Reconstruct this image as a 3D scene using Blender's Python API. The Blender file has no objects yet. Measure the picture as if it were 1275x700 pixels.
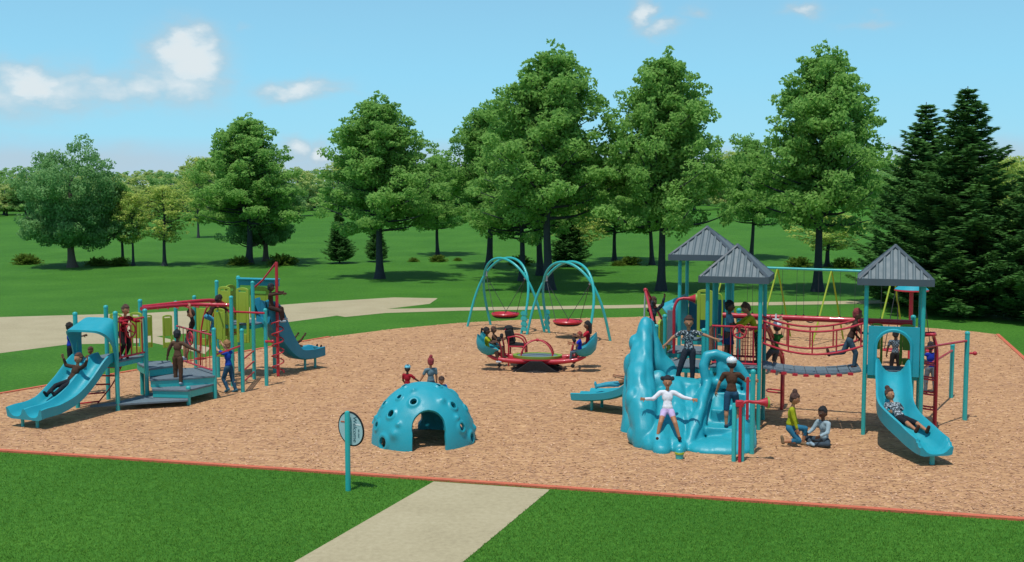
import bpy, bmesh, math, random
import numpy as np
from mathutils import Vector, Matrix, noise, Quaternion
R = math.radians
PI = math.pi
random.seed(7)
scene = bpy.context.scene
COL = bpy.data.collections.new("park"); scene.collection.children.link(COL)

# ------------------------------------------------------------------ camera
CAM_H, FPX, TAN = 4.66, 1350.0, 105.0/1350.0
TH = math.atan(TAN)
def ray(px, py):
    a, b = px-637.5, 350-py
    return Vector((a, FPX*math.cos(TH)+b*math.sin(TH), -FPX*math.sin(TH)+b*math.cos(TH)))
def G(px, py, z=0.0):                 # where a point seen at px,py lies on the level z
    d = ray(px, py); t = (z-CAM_H)/d.z
    return Vector((d.x*t, d.y*t, z))
def at(px, py, Y):                    # a point at distance Y
    d = ray(px, py); t = Y/d.y
    return Vector((d.x*t, Y, CAM_H+d.z*t))
cam = bpy.data.cameras.new("camera"); cam_o = bpy.data.objects.new("camera", cam)
scene.collection.objects.link(cam_o)
cam_o.location = (0, 0, CAM_H); cam_o.rotation_euler = (PI/2-TH, 0, 0)
cam.sensor_width = 36; cam.lens = 36*FPX/1275; cam.clip_end = 3000; cam.clip_start = .1
scene.camera = cam_o

# ------------------------------------------------------------------ terrain
def sstep(a, b, x):
    t = max(0., min(1., (x-a)/(b-a))); return t*t*(3-2*t)
def terr(x, y):
    if y < 58: return 0.
    return (sstep(58, 150, y)*(2.3+.7*math.sin(x*.025+.6)) + sstep(140, 420, y)*2.4
            + sstep(62, 90, y)*.18*math.sin(x*.11+y*.06))
def on_terr(px, py):
    z = 0.
    for _ in range(12):
        p = G(px, py, min(z, CAM_H-.6)); z = terr(p.x, p.y)
    return Vector((p.x, p.y, terr(p.x, p.y)))

# ------------------------------------------------------------------ materials
def nt(m): m.use_nodes = True; return m.node_tree.nodes, m.node_tree.links
def new_mat(name, col, rough=.5, var=.06, scale=6., bump=0., bscale=60., spec=.5, coat=0., metal=0.):
    m = bpy.data.materials.new(name); N, L = nt(m); b = N['Principled BSDF']
    tc = N.new('ShaderNodeTexCoord'); n = N.new('ShaderNodeTexNoise'); n.inputs['Scale'].default_value = scale
    n.inputs['Detail'].default_value = 4
    L.new(tc.outputs['Object'], n.inputs['Vector'])
    mx = N.new('ShaderNodeMix'); mx.data_type = 'RGBA'
    L.new(n.outputs['Fac'], mx.inputs['Factor'])
    mx.inputs['A'].default_value = tuple(c*(1-var*2) for c in col)+(1,)
    mx.inputs['B'].default_value = tuple(min(1, c*(1+var*2)) for c in col)+(1,)
    L.new(mx.outputs['Result'], b.inputs['Base Color'])
    b.inputs['Roughness'].default_value = rough
    nr_ = N.new('ShaderNodeTexNoise'); nr_.inputs['Scale'].default_value = scale*2.3; nr_.inputs['Detail'].default_value = 6; L.new(tc.outputs['Object'], nr_.inputs['Vector'])
    rr_ = N.new('ShaderNodeMapRange'); L.new(nr_.outputs['Fac'], rr_.inputs[0]); rr_.inputs[1].default_value = .3; rr_.inputs[2].default_value = .7; rr_.inputs[3].default_value = max(.05, rough-.08); rr_.inputs[4].default_value = min(1, rough+.2); L.new(rr_.outputs[0], b.inputs['Roughness'])
    b.inputs['Specular IOR Level'].default_value = spec
    b.inputs['Metallic'].default_value = metal
    b.inputs['Coat Weight'].default_value = coat
    if bump:
        n2 = N.new('ShaderNodeTexNoise'); n2.inputs['Scale'].default_value = bscale; n2.inputs['Detail'].default_value = 3
        L.new(tc.outputs['Object'], n2.inputs['Vector'])
        bp = N.new('ShaderNodeBump'); bp.inputs['Strength'].default_value = bump; bp.inputs['Distance'].default_value = .02
        L.new(n2.outputs['Fac'], bp.inputs['Height']); L.new(bp.outputs['Normal'], b.inputs['Normal'])
    return m
def s2l(r, g, b):
    f = lambda c: ((c/255+.055)/1.055)**2.4 if c > 10 else c/255/12.92
    return (f(r), f(g), f(b))
M = {}
M['teal'] = new_mat('teal_plastic', s2l(36, 156, 172), .36, .05, 3., .15, 120)
M['teal_post'] = new_mat('teal_paint', s2l(44, 170, 168), .3, .04, 5., coat=.2)
M['teal_shaded'] = new_mat('shaded_teal_plastic', s2l(26, 126, 152), .4, .05, 3.)  # same teal, darkened to paint in the shade on the rear slide
M['teal_dark'] = new_mat('dark_teal_plastic', s2l(22, 105, 130), .45, .05, 3.)
M['red'] = new_mat('red_paint', s2l(182, 34, 52), .38, .05, 6., coat=.2)
M['lime'] = new_mat('lime_plastic', s2l(146, 172, 52), .5, .05, 4.)
M['yellow_green'] = new_mat('lime_paint', s2l(150, 172, 34), .45, .05, 4.)
M['deck'] = new_mat('grey_deck', s2l(102, 120, 130), .75, .12, 14., .6, 150)
M['roof_trim'] = new_mat('dark_roof_trim', s2l(72, 84, 92), .5, .06, 3.)
M['roof'] = new_mat('grey_roof', s2l(98, 112, 116), .5, .06, 3.)
M['black'] = new_mat('black_rubber', (.008, .009, .010), .85, .1, 8.)
M['chain'] = new_mat('chain_steel', (.05, .055, .06), .5, .1, 30., metal=.3)
M['steel'] = new_mat('galvanised_steel', (.5, .52, .54), .4, .05, 20., metal=.4)
M['white'] = new_mat('white_paint', (.75, .76, .76), .5, .03, 5.)
M['green_knob'] = new_mat('green_plastic', s2l(120, 160, 60), .5)
M['orange'] = new_mat('orange_border', s2l(200, 106, 76), .8, .14, 3., .4, 40)
M['sign'] = new_mat('sign_face', s2l(176, 202, 206), .4, .05, 8.)
M['sign_text'] = new_mat('sign_lettering', s2l(70, 100, 110), .6)
SK = {'dark': s2l(84, 56, 40), 'mid': s2l(120, 82, 58), 'tan': s2l(170, 118, 84), 'light': s2l(202, 152, 118)}
for k, c in SK.items():
    M['skin_'+k] = new_mat('skin_'+k, c, .55, .06, 14.)
    M['skin_'+k].node_tree.nodes['Principled BSDF'].inputs['Subsurface Weight'].default_value = .08
    M['skin_'+k].node_tree.nodes['Principled BSDF'].inputs['Subsurface Radius'].default_value = (.02, .008, .004)
_cl = {}
def cloth(r, g, b, pattern=None):
    k = (r, g, b, pattern)
    if k in _cl: return _cl[k]
    m = new_mat('cloth', s2l(r, g, b), .85, .14, 9., .5, 90, spec=.2)
    if pattern:
        N, L = nt(m); b_ = N['Principled BSDF']
        tc = N.new('ShaderNodeTexCoord'); v = N.new('ShaderNodeTexNoise' if pattern != 'check' else 'ShaderNodeTexChecker')
        v.inputs['Scale'].default_value = {'camo': 22, 'check': 26, 'print': 30}[pattern]
        L.new(tc.outputs['Object'], v.inputs['Vector'])
        rp = N.new('ShaderNodeValToRGB'); rp.color_ramp.interpolation = 'CONSTANT'
        L.new(v.outputs['Fac'], rp.inputs['Fac'])
        e = rp.color_ramp.elements
        base = s2l(r, g, b)
        e[0].color = tuple(c*.22 for c in base)+(1,); e[0].position = 0
        e[1].color = base+(1,); e[1].position = .5
        if pattern == 'print':
            x = e.new(.58); x.color = (.5, .55, .56, 1)
        L.new(rp.outputs['Color'], b_.inputs['Base Color'])
    _cl[k] = m; return m
def hairm(r, g, b):
    k = ('hair', r, g, b)
    if k not in _cl: _cl[k] = new_mat('hair', s2l(r, g, b), .6, .3, 40., .8, 160)
    return _cl[k]

# ------------------------------------------------------------------ object helpers
def tag(o, label=None, cat=None, group=None, kind=None):
    if label: o['label'] = label
    if cat: o['category'] = cat
    if group: o['group'] = group
    if kind: o['kind'] = kind
    return o
def thing(name, loc, label, cat, group=None, rz=0.):
    o = bpy.data.objects.new(name, None); COL.objects.link(o)
    o.empty_display_size = .2
    o.location = loc; o.rotation_euler = (0, 0, rz)
    return tag(o, label, cat, group)
def pmat(o):                       # world matrix of a thing or part, computed without the depsgraph
    m = Matrix.LocRotScale(o.location, o.rotation_euler, o.scale)
    return pmat(o.parent) @ m if o.parent else m
def link_mesh(name, me, parent, mat=None, smooth=True):
    o = bpy.data.objects.new(name, me); COL.objects.link(o)
    if mat:
        me.materials.clear()
        for m in (mat if isinstance(mat, (list, tuple)) else [mat]): me.materials.append(m)
    if parent: o.parent = parent
    return o

class MB:
    """collects shapes given in WORLD coordinates; build() links them as one mesh"""
    def __init__(s): s.bm = bmesh.new()
    def face(s, vs, mi=0, sm=True):
        try:
            f = s.bm.faces.new(vs); f.smooth = sm; f.material_index = mi; return f
        except ValueError: return None
    def ring(s, pts): return [s.bm.verts.new(p) for p in pts]
    def loft(s, rings, close=True, cap=True, sm=True, mi=0):
        R_ = [s.ring(r) for r in rings]; n = len(R_[0])
        for a, b in zip(R_[:-1], R_[1:]):
            for i in range(n if close else n-1):
                j = (i+1) % n
                s.face([a[i], a[j], b[j], b[i]], mi, sm)
        if cap and close:
            s.face(R_[0][::-1], mi, False); s.face(R_[-1], mi, False)
        return s
    def tube(s, pts, r, n=10, cap=True, mi=0, closed=False):
        pts = [Vector(p) for p in pts]
        rs = r if isinstance(r, (list, tuple)) else [r]*len(pts)
        t0 = (pts[1]-pts[0]).normalized()
        nrm = t0.orthogonal().normalized(); rings = []
        pt = t0
        for i, p in enumerate(pts):
            if i == 0: t = (pts[1]-pts[0])if not closed else (pts[1]-pts[-2])
            elif i == len(pts)-1: t = (pts[-1]-pts[-2]) if not closed else (pts[1]-pts[-2])
            else: t = (pts[i+1]-pts[i-1])
            t.normalize()
            q = pt.rotation_difference(t); nrm = (q @ nrm).normalized(); pt = t
            b = t.cross(nrm)
            rings.append([p+(nrm*math.cos(2*PI*k/n)+b*math.sin(2*PI*k/n))*rs[i] for k in range(n)])
        s.loft(rings, True, cap and not closed, True, mi); return s
    def box(s, c, size, rz=0., mi=0, ax=None):
        c = Vector(c); hx, hy, hz = [v/2 for v in size]
        m = Matrix.Rotation(rz, 3, 'Z') if ax is None else ax
        P = [c+m @ Vector((x*hx, y*hy, z*hz)) for z in (-1, 1) for x, y in ((-1, -1), (1, -1), (1, 1), (-1, 1))]
        v = [s.bm.verts.new(p) for p in P]
        for f in ((3, 2, 1, 0), (4, 5, 6, 7), (0, 1, 5, 4), (1, 2, 6, 5), (2, 3, 7, 6), (3, 0, 4, 7)):
            s.face([v[i] for i in f], mi, False)
        return s
    def prism(s, poly, z0, z1, mi=0):
        a = [s.bm.verts.new((p[0], p[1], z0)) for p in poly]; b = [s.bm.verts.new((p[0], p[1], z1)) for p in poly]
        n = len(poly)
        ar = sum(poly[i][0]*poly[(i+1) % n][1]-poly[(i+1) % n][0]*poly[i][1] for i in range(n))
        if ar < 0: a.reverse(); b.reverse()
        s.face(b, mi, False); s.face(a[::-1], mi, False)
        for i in range(n):
            j = (i+1) % n; s.face([a[i], a[j], b[j], b[i]], mi, False)
        return s
    def slab(s, p0, p1, up, thick, mi=0, z=None):
        """flat panel standing between two ground points p0,p1, vertical extent up=(z0,z1)"""
        p0 = Vector(p0); p1 = Vector(p1); d = (p1-p0); d.z = 0; L = d.length; d.normalize()
        c = (p0+p1)/2; c.z = (up[0]+up[1])/2
        return s.box(c, (L, thick, up[1]-up[0]), math.atan2(d.y, d.x), mi)
    def ell(s, c, r, rot=None, n=16, m=10, mi=0):
        c = Vector(c); rot = rot or Matrix.Identity(3)
        if not isinstance(r, (tuple, list)): r = (r, r, r)
        top = s.bm.verts.new(c+rot @ Vector((0, 0, r[2]))); bot = s.bm.verts.new(c-rot @ Vector((0, 0, r[2])))
        rings = []
        for j in range(1, m):
            th = PI*j/m
            rings.append(s.ring([c+rot @ Vector((r[0]*math.sin(th)*math.cos(2*PI*k/n), r[1]*math.sin(th)*math.sin(2*PI*k/n), r[2]*math.cos(th))) for k in range(n)]))
        for k in range(n):
            l = (k+1) % n
            s.face([top, rings[0][k], rings[0][l]], mi); s.face([bot, rings[-1][l], rings[-1][k]], mi)
            for a, b in zip(rings[:-1], rings[1:]): s.face([a[k], b[k], b[l], a[l]], mi)
        return s
    def cap(s, a, b, ra, rb=None, n=12, mi=0):          # capsule with two radii
        a = Vector(a); b = Vector(b); rb = ra if rb is None else rb
        t = (b-a)
        if t.length < 1e-6: return s.ell(a, ra)
        t.normalize(); x = t.orthogonal().normalized(); y = t.cross(x); rings = []
        def rg(c, r): rings.append([c+(x*math.cos(2*PI*k/n)+y*math.sin(2*PI*k/n))*r for k in range(n)])
        for an in (80, 55, 28): rg(a-t*ra*math.sin(R(an)), ra*math.cos(R(an)))
        rg(a, ra); rg((a+b)/2, (ra+rb)/2); rg(b, rb)
        for an in (28, 55, 80): rg(b+t*rb*math.sin(R(an)), rb*math.cos(R(an)))
        s.loft(rings, True, True, True, mi); return s
    def sweep(s, path, prof, up=Vector((0, 0, 1)), scale=None, mi=0, cap=True):
        """closed profile [(side, up)] swept along a path"""
        path = [Vector(p) for p in path]; rings = []
        for i, p in enumerate(path):
            t = (path[min(i+1, len(path)-1)]-path[max(i-1, 0)]).normalized()
            sd = t.cross(up).normalized(); u2 = sd.cross(t).normalized()
            k = scale[i] if scale else (1, 1)
            rings.append([p+sd*a*k[0]+u2*b*k[1] for a, b in prof])
        s.loft(rings, True, cap, True, mi); return s
    def torus(s, c, nrm, R0, r, n=28, m=8, mi=0):
        c = Vector(c); nrm = Vector(nrm).normalized(); x = nrm.orthogonal().normalized(); y = nrm.cross(x)
        pts = [c+(x*math.cos(2*PI*k/n)+y*math.sin(2*PI*k/n))*R0 for k in range(n+1)]
        return s.tube(pts, r, m, closed=True)
    def lathe(s, c, prof, n=24, mi=0, sm=True):
        c = Vector(c); s.loft([[c+Vector((r*math.cos(2*PI*k/n), r*math.sin(2*PI*k/n), z)) for k in range(n)] for r, z in prof], True, True, sm, mi); return s
    def build(s, name, mat, parent=None, label=None, bevel=0., auto=40):
        me = bpy.data.meshes.new(name)
        if parent:
            inv = pmat(parent).inverted(); s.bm.transform(inv)
        bmesh.ops.recalc_face_normals(s.bm, faces=s.bm.faces[:])
        s.bm.to_mesh(me); s.bm.free()
        o = link_mesh(name, me, parent, mat)
        if auto:
            try: me.set_sharp_from_angle(angle=R(auto))
            except Exception: pass
        if bevel:
            b = o.modifiers.new('bevel', 'BEVEL'); b.width = bevel; b.segments = 2; b.limit_method = 'ANGLE'; b.angle_limit = R(40)
        if label: o['label'] = label
        return o

def spline(P, n=8):
    P = [Vector(p) for p in P]; Q = [P[0]*2-P[1]]+P+[P[-1]*2-P[-2]]; out = []
    for i in range(1, len(Q)-2):
        a, b, c, d = Q[i-1:i+3]
        for k in range(n):
            t = k/n
            out.append(.5*((2*b)+(c-a)*t+(2*a-5*b+4*c-d)*t*t+(3*b-a-3*c+d)*t**3))
    out.append(P[-1]); return out

def remesh(mb, voxel, smooth=4, disp=None, fac=.5):
    """union the shapes of an MB into one continuous skin (world coordinates), returns a mesh"""
    me = bpy.data.meshes.new('tmp'); 
    bmesh.ops.recalc_face_normals(mb.bm, faces=mb.bm.faces[:])
    mb.bm.to_mesh(me); mb.bm.free()
    o = bpy.data.objects.new('tmp', me); COL.objects.link(o)
    r = o.modifiers.new('r', 'REMESH'); r.mode = 'VOXEL'; r.voxel_size = voxel; r.use_smooth_shade = True
    if smooth:
        sm = o.modifiers.new('s', 'SMOOTH'); sm.factor = fac; sm.iterations = smooth
    dg = bpy.context.evaluated_depsgraph_get()
    out = bpy.data.meshes.new_from_object(o.evaluated_get(dg), depsgraph=dg)
    bpy.data.objects.remove(o); bpy.data.meshes.remove(me)
    if disp:
        n = len(out.vertices); co = np.empty(n*3, np.float32); out.vertices.foreach_get('co', co)
        no = np.empty(n*3, np.float32); out.vertices.foreach_get('normal', no)
        co = co.reshape(-1, 3); no = no.reshape(-1, 3)
        for i in range(n):
            co[i] += no[i]*disp(Vector(co[i]))
        out.vertices.foreach_set('co', co.ravel()); out.update()
    return out
def put_remesh(name, mb, voxel, mat, parent, smooth=4, disp=None, label=None, fac=.5):
    me = remesh(mb, voxel, smooth, disp, fac); me.name = name
    me.transform(pmat(parent).inverted())
    o = link_mesh(name, me, parent, mat)
    me.shade_smooth() if hasattr(me, 'shade_smooth') else None
    if label: o['label'] = label
    return o
# ------------------------------------------------------------------ world and sun
SUN = Vector((.16, .30, -1)).normalized()          # direction the light travels
elev = math.asin(-SUN.z); azim = math.atan2(-SUN.x, -SUN.y)   # azimuth of the sun from +Y towards +X
w = bpy.data.worlds.new("World"); scene.world = w; w.use_nodes = True
N, L = w.node_tree.nodes, w.node_tree.links
bg = N['Background']; STR = .11; bg.inputs['Strength'].default_value = STR
sky = N.new('ShaderNodeTexSky'); sky.sky_type = 'NISHITA'; sky.sun_disc = False
sky.sun_elevation = elev; sky.sun_rotation = azim; sky.air_density = 1.; sky.dust_density = .6
geo = N.new('ShaderNodeTexCoord'); sep = N.new('ShaderNodeSeparateXYZ'); L.new(geo.outputs['Generated'], sep.inputs[0])
def mth(op, a, b=None, c=None, clamp=False):
    n = N.new('ShaderNodeMath'); n.operation = op; n.use_clamp = clamp
    for i, v in enumerate((a, b, c)):
        if v is None: continue
        if isinstance(v, (int, float)): n.inputs[i].default_value = v
        else: L.new(v, n.inputs[i])
    return n.outputs[0]
az = mth('ARCTAN2', sep.outputs['X'], sep.outputs['Y']); el = mth('ARCSINE', sep.outputs['Z'])
cmb = N.new('ShaderNodeCombineXYZ'); L.new(az, cmb.inputs[0]); L.new(mth('MULTIPLY', el, 1.7), cmb.inputs[1])
n1 = N.new('ShaderNodeTexNoise'); n1.inputs['Scale'].default_value = 20; n1.inputs['Detail'].default_value = 6; n1.inputs['Roughness'].default_value = .55
L.new(cmb.outputs[0], n1.inputs['Vector'])
sp2 = N.new('ShaderNodeSeparateColor'); L.new(n1.outputs['Color'], sp2.inputs[0])
azd = mth('ADD', az, mth('MULTIPLY', mth('SUBTRACT', sp2.outputs[0], .5), .055))
eld = mth('ADD', el, mth('MULTIPLY', mth('SUBTRACT', sp2.outputs[1], .5), .045))
blobs = [(236, 70, 44, 36, 1.3), (220, 100, 56, 34, .95), (185, 108, 60, 26, .85), (130, 112, 70, 26, .85), (75, 108, 66, 32, .9), (40, 104, 48, 26, 1.15), (5, 122, 70, 36, .8), (266, 96, 34, 28, .65),
         (372, 110, 54, 16, 1.0), (396, 117, 48, 10, .7), (803, 10, 14, 26, 1.), (820, 34, 26, 13, .85), (1008, 12, 24, 10, .85), (862, 14, 26, 9, .6), (1085, 28, 30, 9, .6), (307, 34, 10, 8, .35), (395, 60, 40, 6, .12),
         (366, 184, 22, 14, 1.0), (398, 186, 20, 16, 1.0), (1290, 205, 130, 40, .6), (560, 205, 90, 26, .5), (400, 210, 140, 20, .5), (930, 210, 140, 26, .45), (100, 208, 190, 22, .55), (10, 168, 60, 9, .3)]
dens = None
for (px, py, wx, wy, a) in blobs:
    d = ray(px, py).normalized(); a0 = math.atan2(d.x, d.y); e0 = math.asin(d.z)
    u_ = mth('DIVIDE', mth('SUBTRACT', azd, a0), wx/FPX); v_ = mth('DIVIDE', mth('SUBTRACT', eld, e0), wy/FPX)
    g_ = mth('EXPONENT', mth('MULTIPLY', mth('ADD', mth('MULTIPLY', u_, u_), mth('MULTIPLY', v_, v_)), -1.))
    g_ = mth('MULTIPLY', g_, a)
    dens = g_ if dens is None else mth('MAXIMUM', dens, g_)
n3 = N.new('ShaderNodeTexNoise'); n3.inputs['Scale'].default_value = 60; n3.inputs['Detail'].default_value = 5
L.new(cmb.outputs[0], n3.inputs['Vector'])
dn = mth('MULTIPLY', dens, mth('ADD', .72, mth('MULTIPLY', n3.outputs['Fac'], .62)))
mr = N.new('ShaderNodeMapRange'); mr.interpolation_type = 'SMOOTHSTEP'; L.new(dn, mr.inputs[0]); mr.inputs[1].default_value = .0; mr.inputs[2].default_value = 1.25
# low sky gradient
gr = N.new('ShaderNodeValToRGB'); L.new(mth('MULTIPLY', el, 1/.2), gr.inputs[0])
E = gr.color_ramp.elements
def lin(c, k=1.): return tuple(x*k for x in s2l(*c))+(1,)
E[0].position = 0.; E[0].color = lin((184, 206, 224)); E[1].position = 1.; E[1].color = lin((140, 198, 232))
e = E.new(.17); e.color = lin((176, 210, 230)); e = E.new(.27); e.color = lin((160, 222, 246)); e = E.new(.55); e.color = lin((150, 216, 246))
low = N.new('ShaderNodeVectorMath'); low.operation = 'SCALE'; L.new(gr.outputs[0], low.inputs[0]); low.inputs['Scale'].default_value = 1/STR
fz = N.new('ShaderNodeMapRange'); fz.interpolation_type = 'SMOOTHSTEP'; L.new(el, fz.inputs[0]); fz.inputs[1].default_value = .18; fz.inputs[2].default_value = .6
mxs = N.new('ShaderNodeMix'); mxs.data_type = 'RGBA'; L.new(fz.outputs[0], mxs.inputs['Factor']); L.new(low.outputs[0], mxs.inputs['A']); L.new(sky.outputs[0], mxs.inputs['B'])
cc = N.new('ShaderNodeValToRGB'); L.new(dn, cc.inputs[0]); F_ = cc.color_ramp.elements
F_[0].position = .62; F_[0].color = lin((186, 203, 213)); F_[1].position = 1.1 if False else 1.0; F_[1].color = lin((222, 233, 238))
cs = N.new('ShaderNodeVectorMath'); cs.operation = 'SCALE'; L.new(cc.outputs[0], cs.inputs[0]); cs.inputs['Scale'].default_value = 1/STR
mxc = N.new('ShaderNodeMix'); mxc.data_type = 'RGBA'; L.new(mr.outputs[0], mxc.inputs['Factor']); L.new(mxs.outputs['Result'], mxc.inputs['A']); L.new(cs.outputs[0], mxc.inputs['B'])
L.new(mxc.outputs['Result'], bg.inputs['Color'])

sl = bpy.data.lights.new('sun', 'SUN'); sl.energy = 3.4; sl.angle = R(.7); sl.color = (1, .96, .9)
so = bpy.data.objects.new('sun', sl); scene.collection.objects.link(so)
so.rotation_euler = SUN.to_track_quat('-Z', 'Y').to_euler(); so.location = (0, 10, 40)
scene.view_settings.view_transform = 'Standard'; scene.view_settings.look = 'None'; scene.view_settings.exposure = 0

# ------------------------------------------------------------------ ground materials
def ground_mat(name, stops, scales, bump=.5, bdist=.03, stretch=(1, 1, 1), rough=.9):
    m = bpy.data.materials.new(name); N, L = nt(m); b = N['Principled BSDF']
    tc = N.new('ShaderNodeTexCoord'); mp = N.new('ShaderNodeMapping'); mp.inputs['Scale'].default_value = stretch
    L.new(tc.outputs['Object'], mp.inputs[0])
    fs = []
    for sc, wt in scales:
        n = N.new('ShaderNodeTexNoise'); n.inputs['Scale'].default_value = sc; n.inputs['Detail'].default_value = 3; n.inputs['Roughness'].default_value = .6
        L.new(mp.outputs[0], n.inputs['Vector'])
        k = N.new('ShaderNodeMath'); k.operation = 'MULTIPLY'; L.new(n.outputs['Fac'], k.inputs[0]); k.inputs[1].default_value = wt
        fs.append(k.outputs[0])
    t = fs[0]
    for f in fs[1:]:
        a = N.new('ShaderNodeMath'); a.operation = 'ADD'; L.new(t, a.inputs[0]); L.new(f, a.inputs[1]); t = a.outputs[0]
    rp = N.new('ShaderNodeValToRGB'); L.new(t, rp.inputs[0]); e = rp.color_ramp.elements
    e[0].position = stops[0][0]; e[0].color = s2l(*stops[0][1])+(1,)
    e[1].position = stops[-1][0]; e[1].color = s2l(*stops[-1][1])+(1,)
    for p, c in stops[1:-1]:
        x = e.new(p); x.color = s2l(*c)+(1,)
    L.new(rp.outputs[0], b.inputs['Base Color']); b.inputs['Roughness'].default_value = rough; b.inputs['Specular IOR Level'].default_value = .15
    bp = N.new('ShaderNodeBump'); bp.inputs['Strength'].default_value = bump; bp.inputs['Distance'].default_value = bdist
    L.new(t, bp.inputs['Height']); L.new(bp.outputs[0], b.inputs['Normal'])
    return m
M['grass'] = ground_mat('lawn', [(.3, (28, 70, 16)), (.5, (62, 114, 34)), (.68, (98, 150, 54))], [(.25, .18), (9, .30), (48, .52)], .6, .03)
M['mulch'] = ground_mat('wood_chips', [(.33, (128, 94, 70)), (.43, (168, 128, 96)), (.52, (188, 147, 106)), (.60, (202, 161, 118)), (.68, (228, 194, 150))], [(.5, .10), (6, .36), (17, .54)], .7, .04, (.45, 1, 1))
M['path'] = ground_mat('concrete_path', [(.3, (152, 142, 114)), (.5, (172, 162, 130)), (.7, (186, 177, 146))], [(.8, .3), (12, .4), (80, .3)], .15, .01)

# the ground: one sheet
xs = sorted(set([-900, -500, -300, -220]+[i*6 for i in range(-30, 31)]+[220, 300, 500, 900]))
ys = sorted(set([-30, 0, 20, 40, 56]+[60+i*4 for i in range(0, 60)]+[320, 360, 420, 520, 700, 1000]))
bm = bmesh.new(); g = [[bm.verts.new((x, y, terr(x, y))) for x in xs] for y in ys]
for j in range(len(ys)-1):
    for i in range(len(xs)-1):
        f = bm.faces.new((g[j][i], g[j][i+1], g[j+1][i+1], g[j+1][i])); f.smooth = True
me = bpy.data.meshes.new('grass_ground'); bm.to_mesh(me); bm.free()
tag(link_mesh('grass_ground', me, None, M['grass']), kind='structure')
def sheet(name, poly, z, mat):
    bm = bmesh.new(); vs = [bm.verts.new((p[0], p[1], z)) for p in poly]
    f = bm.faces.new(vs); f.normal_update()
    if f.normal.z < 0: f.normal_flip()
    me = bpy.data.meshes.new(name); bm.to_mesh(me); bm.free()
    return tag(link_mesh(name, me, None, mat), kind='structure')
edge = [G(-60, 558), G(0, 562), G(400, 588.5), G(800, 615.5), G(1275, 648), G(1420, 658)]
a1 = G(1275, 447); a2 = G(1242, 417)
d = (a1-a2).normalized(); q = a2+d*17.5
edge = edge+[Vector((q.x, q.y, 0)), a1, a2, G(1215, 413.5), G(1147, 408), G(1060, 400), G(960, 394.5), G(875, 392.5), G(770, 395.7), G(660, 398), G(570, 402.6), G(490, 410), G(410, 420), G(300, 439), G(173, 461), G(44, 483.5), G(0, 491), G(-60, 502), G(-120, 522), G(-110, 552)]
sheet('mulch_ground', edge, .012, M['mulch'])
# orange border strip following the edge: a real low kerb
pts = edge+[edge[0]]
n = len(edge); inner = []; outer = []
for i, p in enumerate(edge):
    a = edge[i-1]; b = edge[(i+1) % n]
    t = ((p-a).normalized()+(b-p).normalized()).normalized(); nn = Vector((t.y, -t.x, 0))
    inner.append(p-nn*.055); outer.append(p+nn*.055)
mb = MB()
ri = [mb.bm.verts.new((p.x, p.y, .035)) for p in inner]; ro = [mb.bm.verts.new((p.x, p.y, .035)) for p in outer]
bi = [mb.bm.verts.new((p.x, p.y, -.05)) for p in inner]; bo = [mb.bm.verts.new((p.x, p.y, -.05)) for p in outer]
lo_i, hi_i = 8, 18
for i in range(n):
    j = (i+1) % n
    if lo_i <= i < hi_i: continue
    mb.face([ri[i], ri[j], ro[j], ro[i]], 0, False); mb.face([ri[i], bi[i], bi[j], ri[j]], 0, False); mb.face([ro[i], ro[j], bo[j], bo[i]], 0, False)
tag(mb.build('border_kerb', M['orange']), kind='structure')
# paths
dL = (G(368, 700)-G(540, 601)); dR = (G(578, 700)-G(685, 611))
def off(p, d, k): return p+d*k
sheet('front_path', [G(540, 600), G(685, 610), off(G(685, 611), dR, 3.5), off(G(540, 601), dL, 3.2)], .006, M['path'])
sheet('side_path', [G(-260, 410), G(-100, 399.5), G(0, 395), G(180, 390), G(300, 383.5), G(400, 376), G(490, 370.5), G(545, 371.5), G(535, 378.5), G(480, 385), G(410, 394.5), G(300, 409), G(195, 419), G(262, 433), G(255, 441), G(190, 427), G(85, 429), G(0, 440), G(-100, 452), G(-260, 474)], .004, M['path'])
sheet('far_path', [G(405, 391), G(480, 385), G(570, 383.2), G(770, 380.2), G(930, 376.8), G(1120, 374), G(1350, 371), G(1350, 375), G(1120, 377.8), G(930, 380.8), G(770, 384.2), G(570, 387.2), G(480, 390), G(430, 395)], .008, M['path'])

# ------------------------------------------------------------------ vegetation
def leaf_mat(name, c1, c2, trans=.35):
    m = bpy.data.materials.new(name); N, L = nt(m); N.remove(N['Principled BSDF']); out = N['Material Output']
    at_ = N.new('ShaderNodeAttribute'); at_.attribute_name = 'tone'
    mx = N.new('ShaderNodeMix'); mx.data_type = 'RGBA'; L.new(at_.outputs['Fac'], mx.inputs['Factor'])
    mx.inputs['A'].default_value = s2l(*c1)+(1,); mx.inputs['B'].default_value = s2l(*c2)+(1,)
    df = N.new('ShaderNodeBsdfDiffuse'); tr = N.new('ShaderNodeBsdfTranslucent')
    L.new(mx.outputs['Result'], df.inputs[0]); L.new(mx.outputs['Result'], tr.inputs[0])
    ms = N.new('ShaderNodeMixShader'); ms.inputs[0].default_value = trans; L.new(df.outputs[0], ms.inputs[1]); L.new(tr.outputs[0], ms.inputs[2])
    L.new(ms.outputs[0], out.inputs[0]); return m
M['leaf'] = leaf_mat('green_leaves', (128, 174, 88), (154, 198, 108), .55)
M['leaf_oak'] = leaf_mat('blue_green_leaves', (104, 154, 88), (150, 192, 126), .5)
M['leaf_yellow'] = leaf_mat('yellow_green_leaves', (150, 184, 92), (214, 222, 124), .5)
M['leaf_pale'] = leaf_mat('pale_leaves', (156, 186, 112), (206, 216, 140), .5)
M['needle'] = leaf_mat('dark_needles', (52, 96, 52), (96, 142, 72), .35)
M['bush'] = leaf_mat('bush_leaves', (44, 84, 30), (120, 140, 56), .3)
M['bark'] = new_mat('dark_bark', s2l(52, 58, 64), .9, .2, 12., 1., 20)
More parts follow.
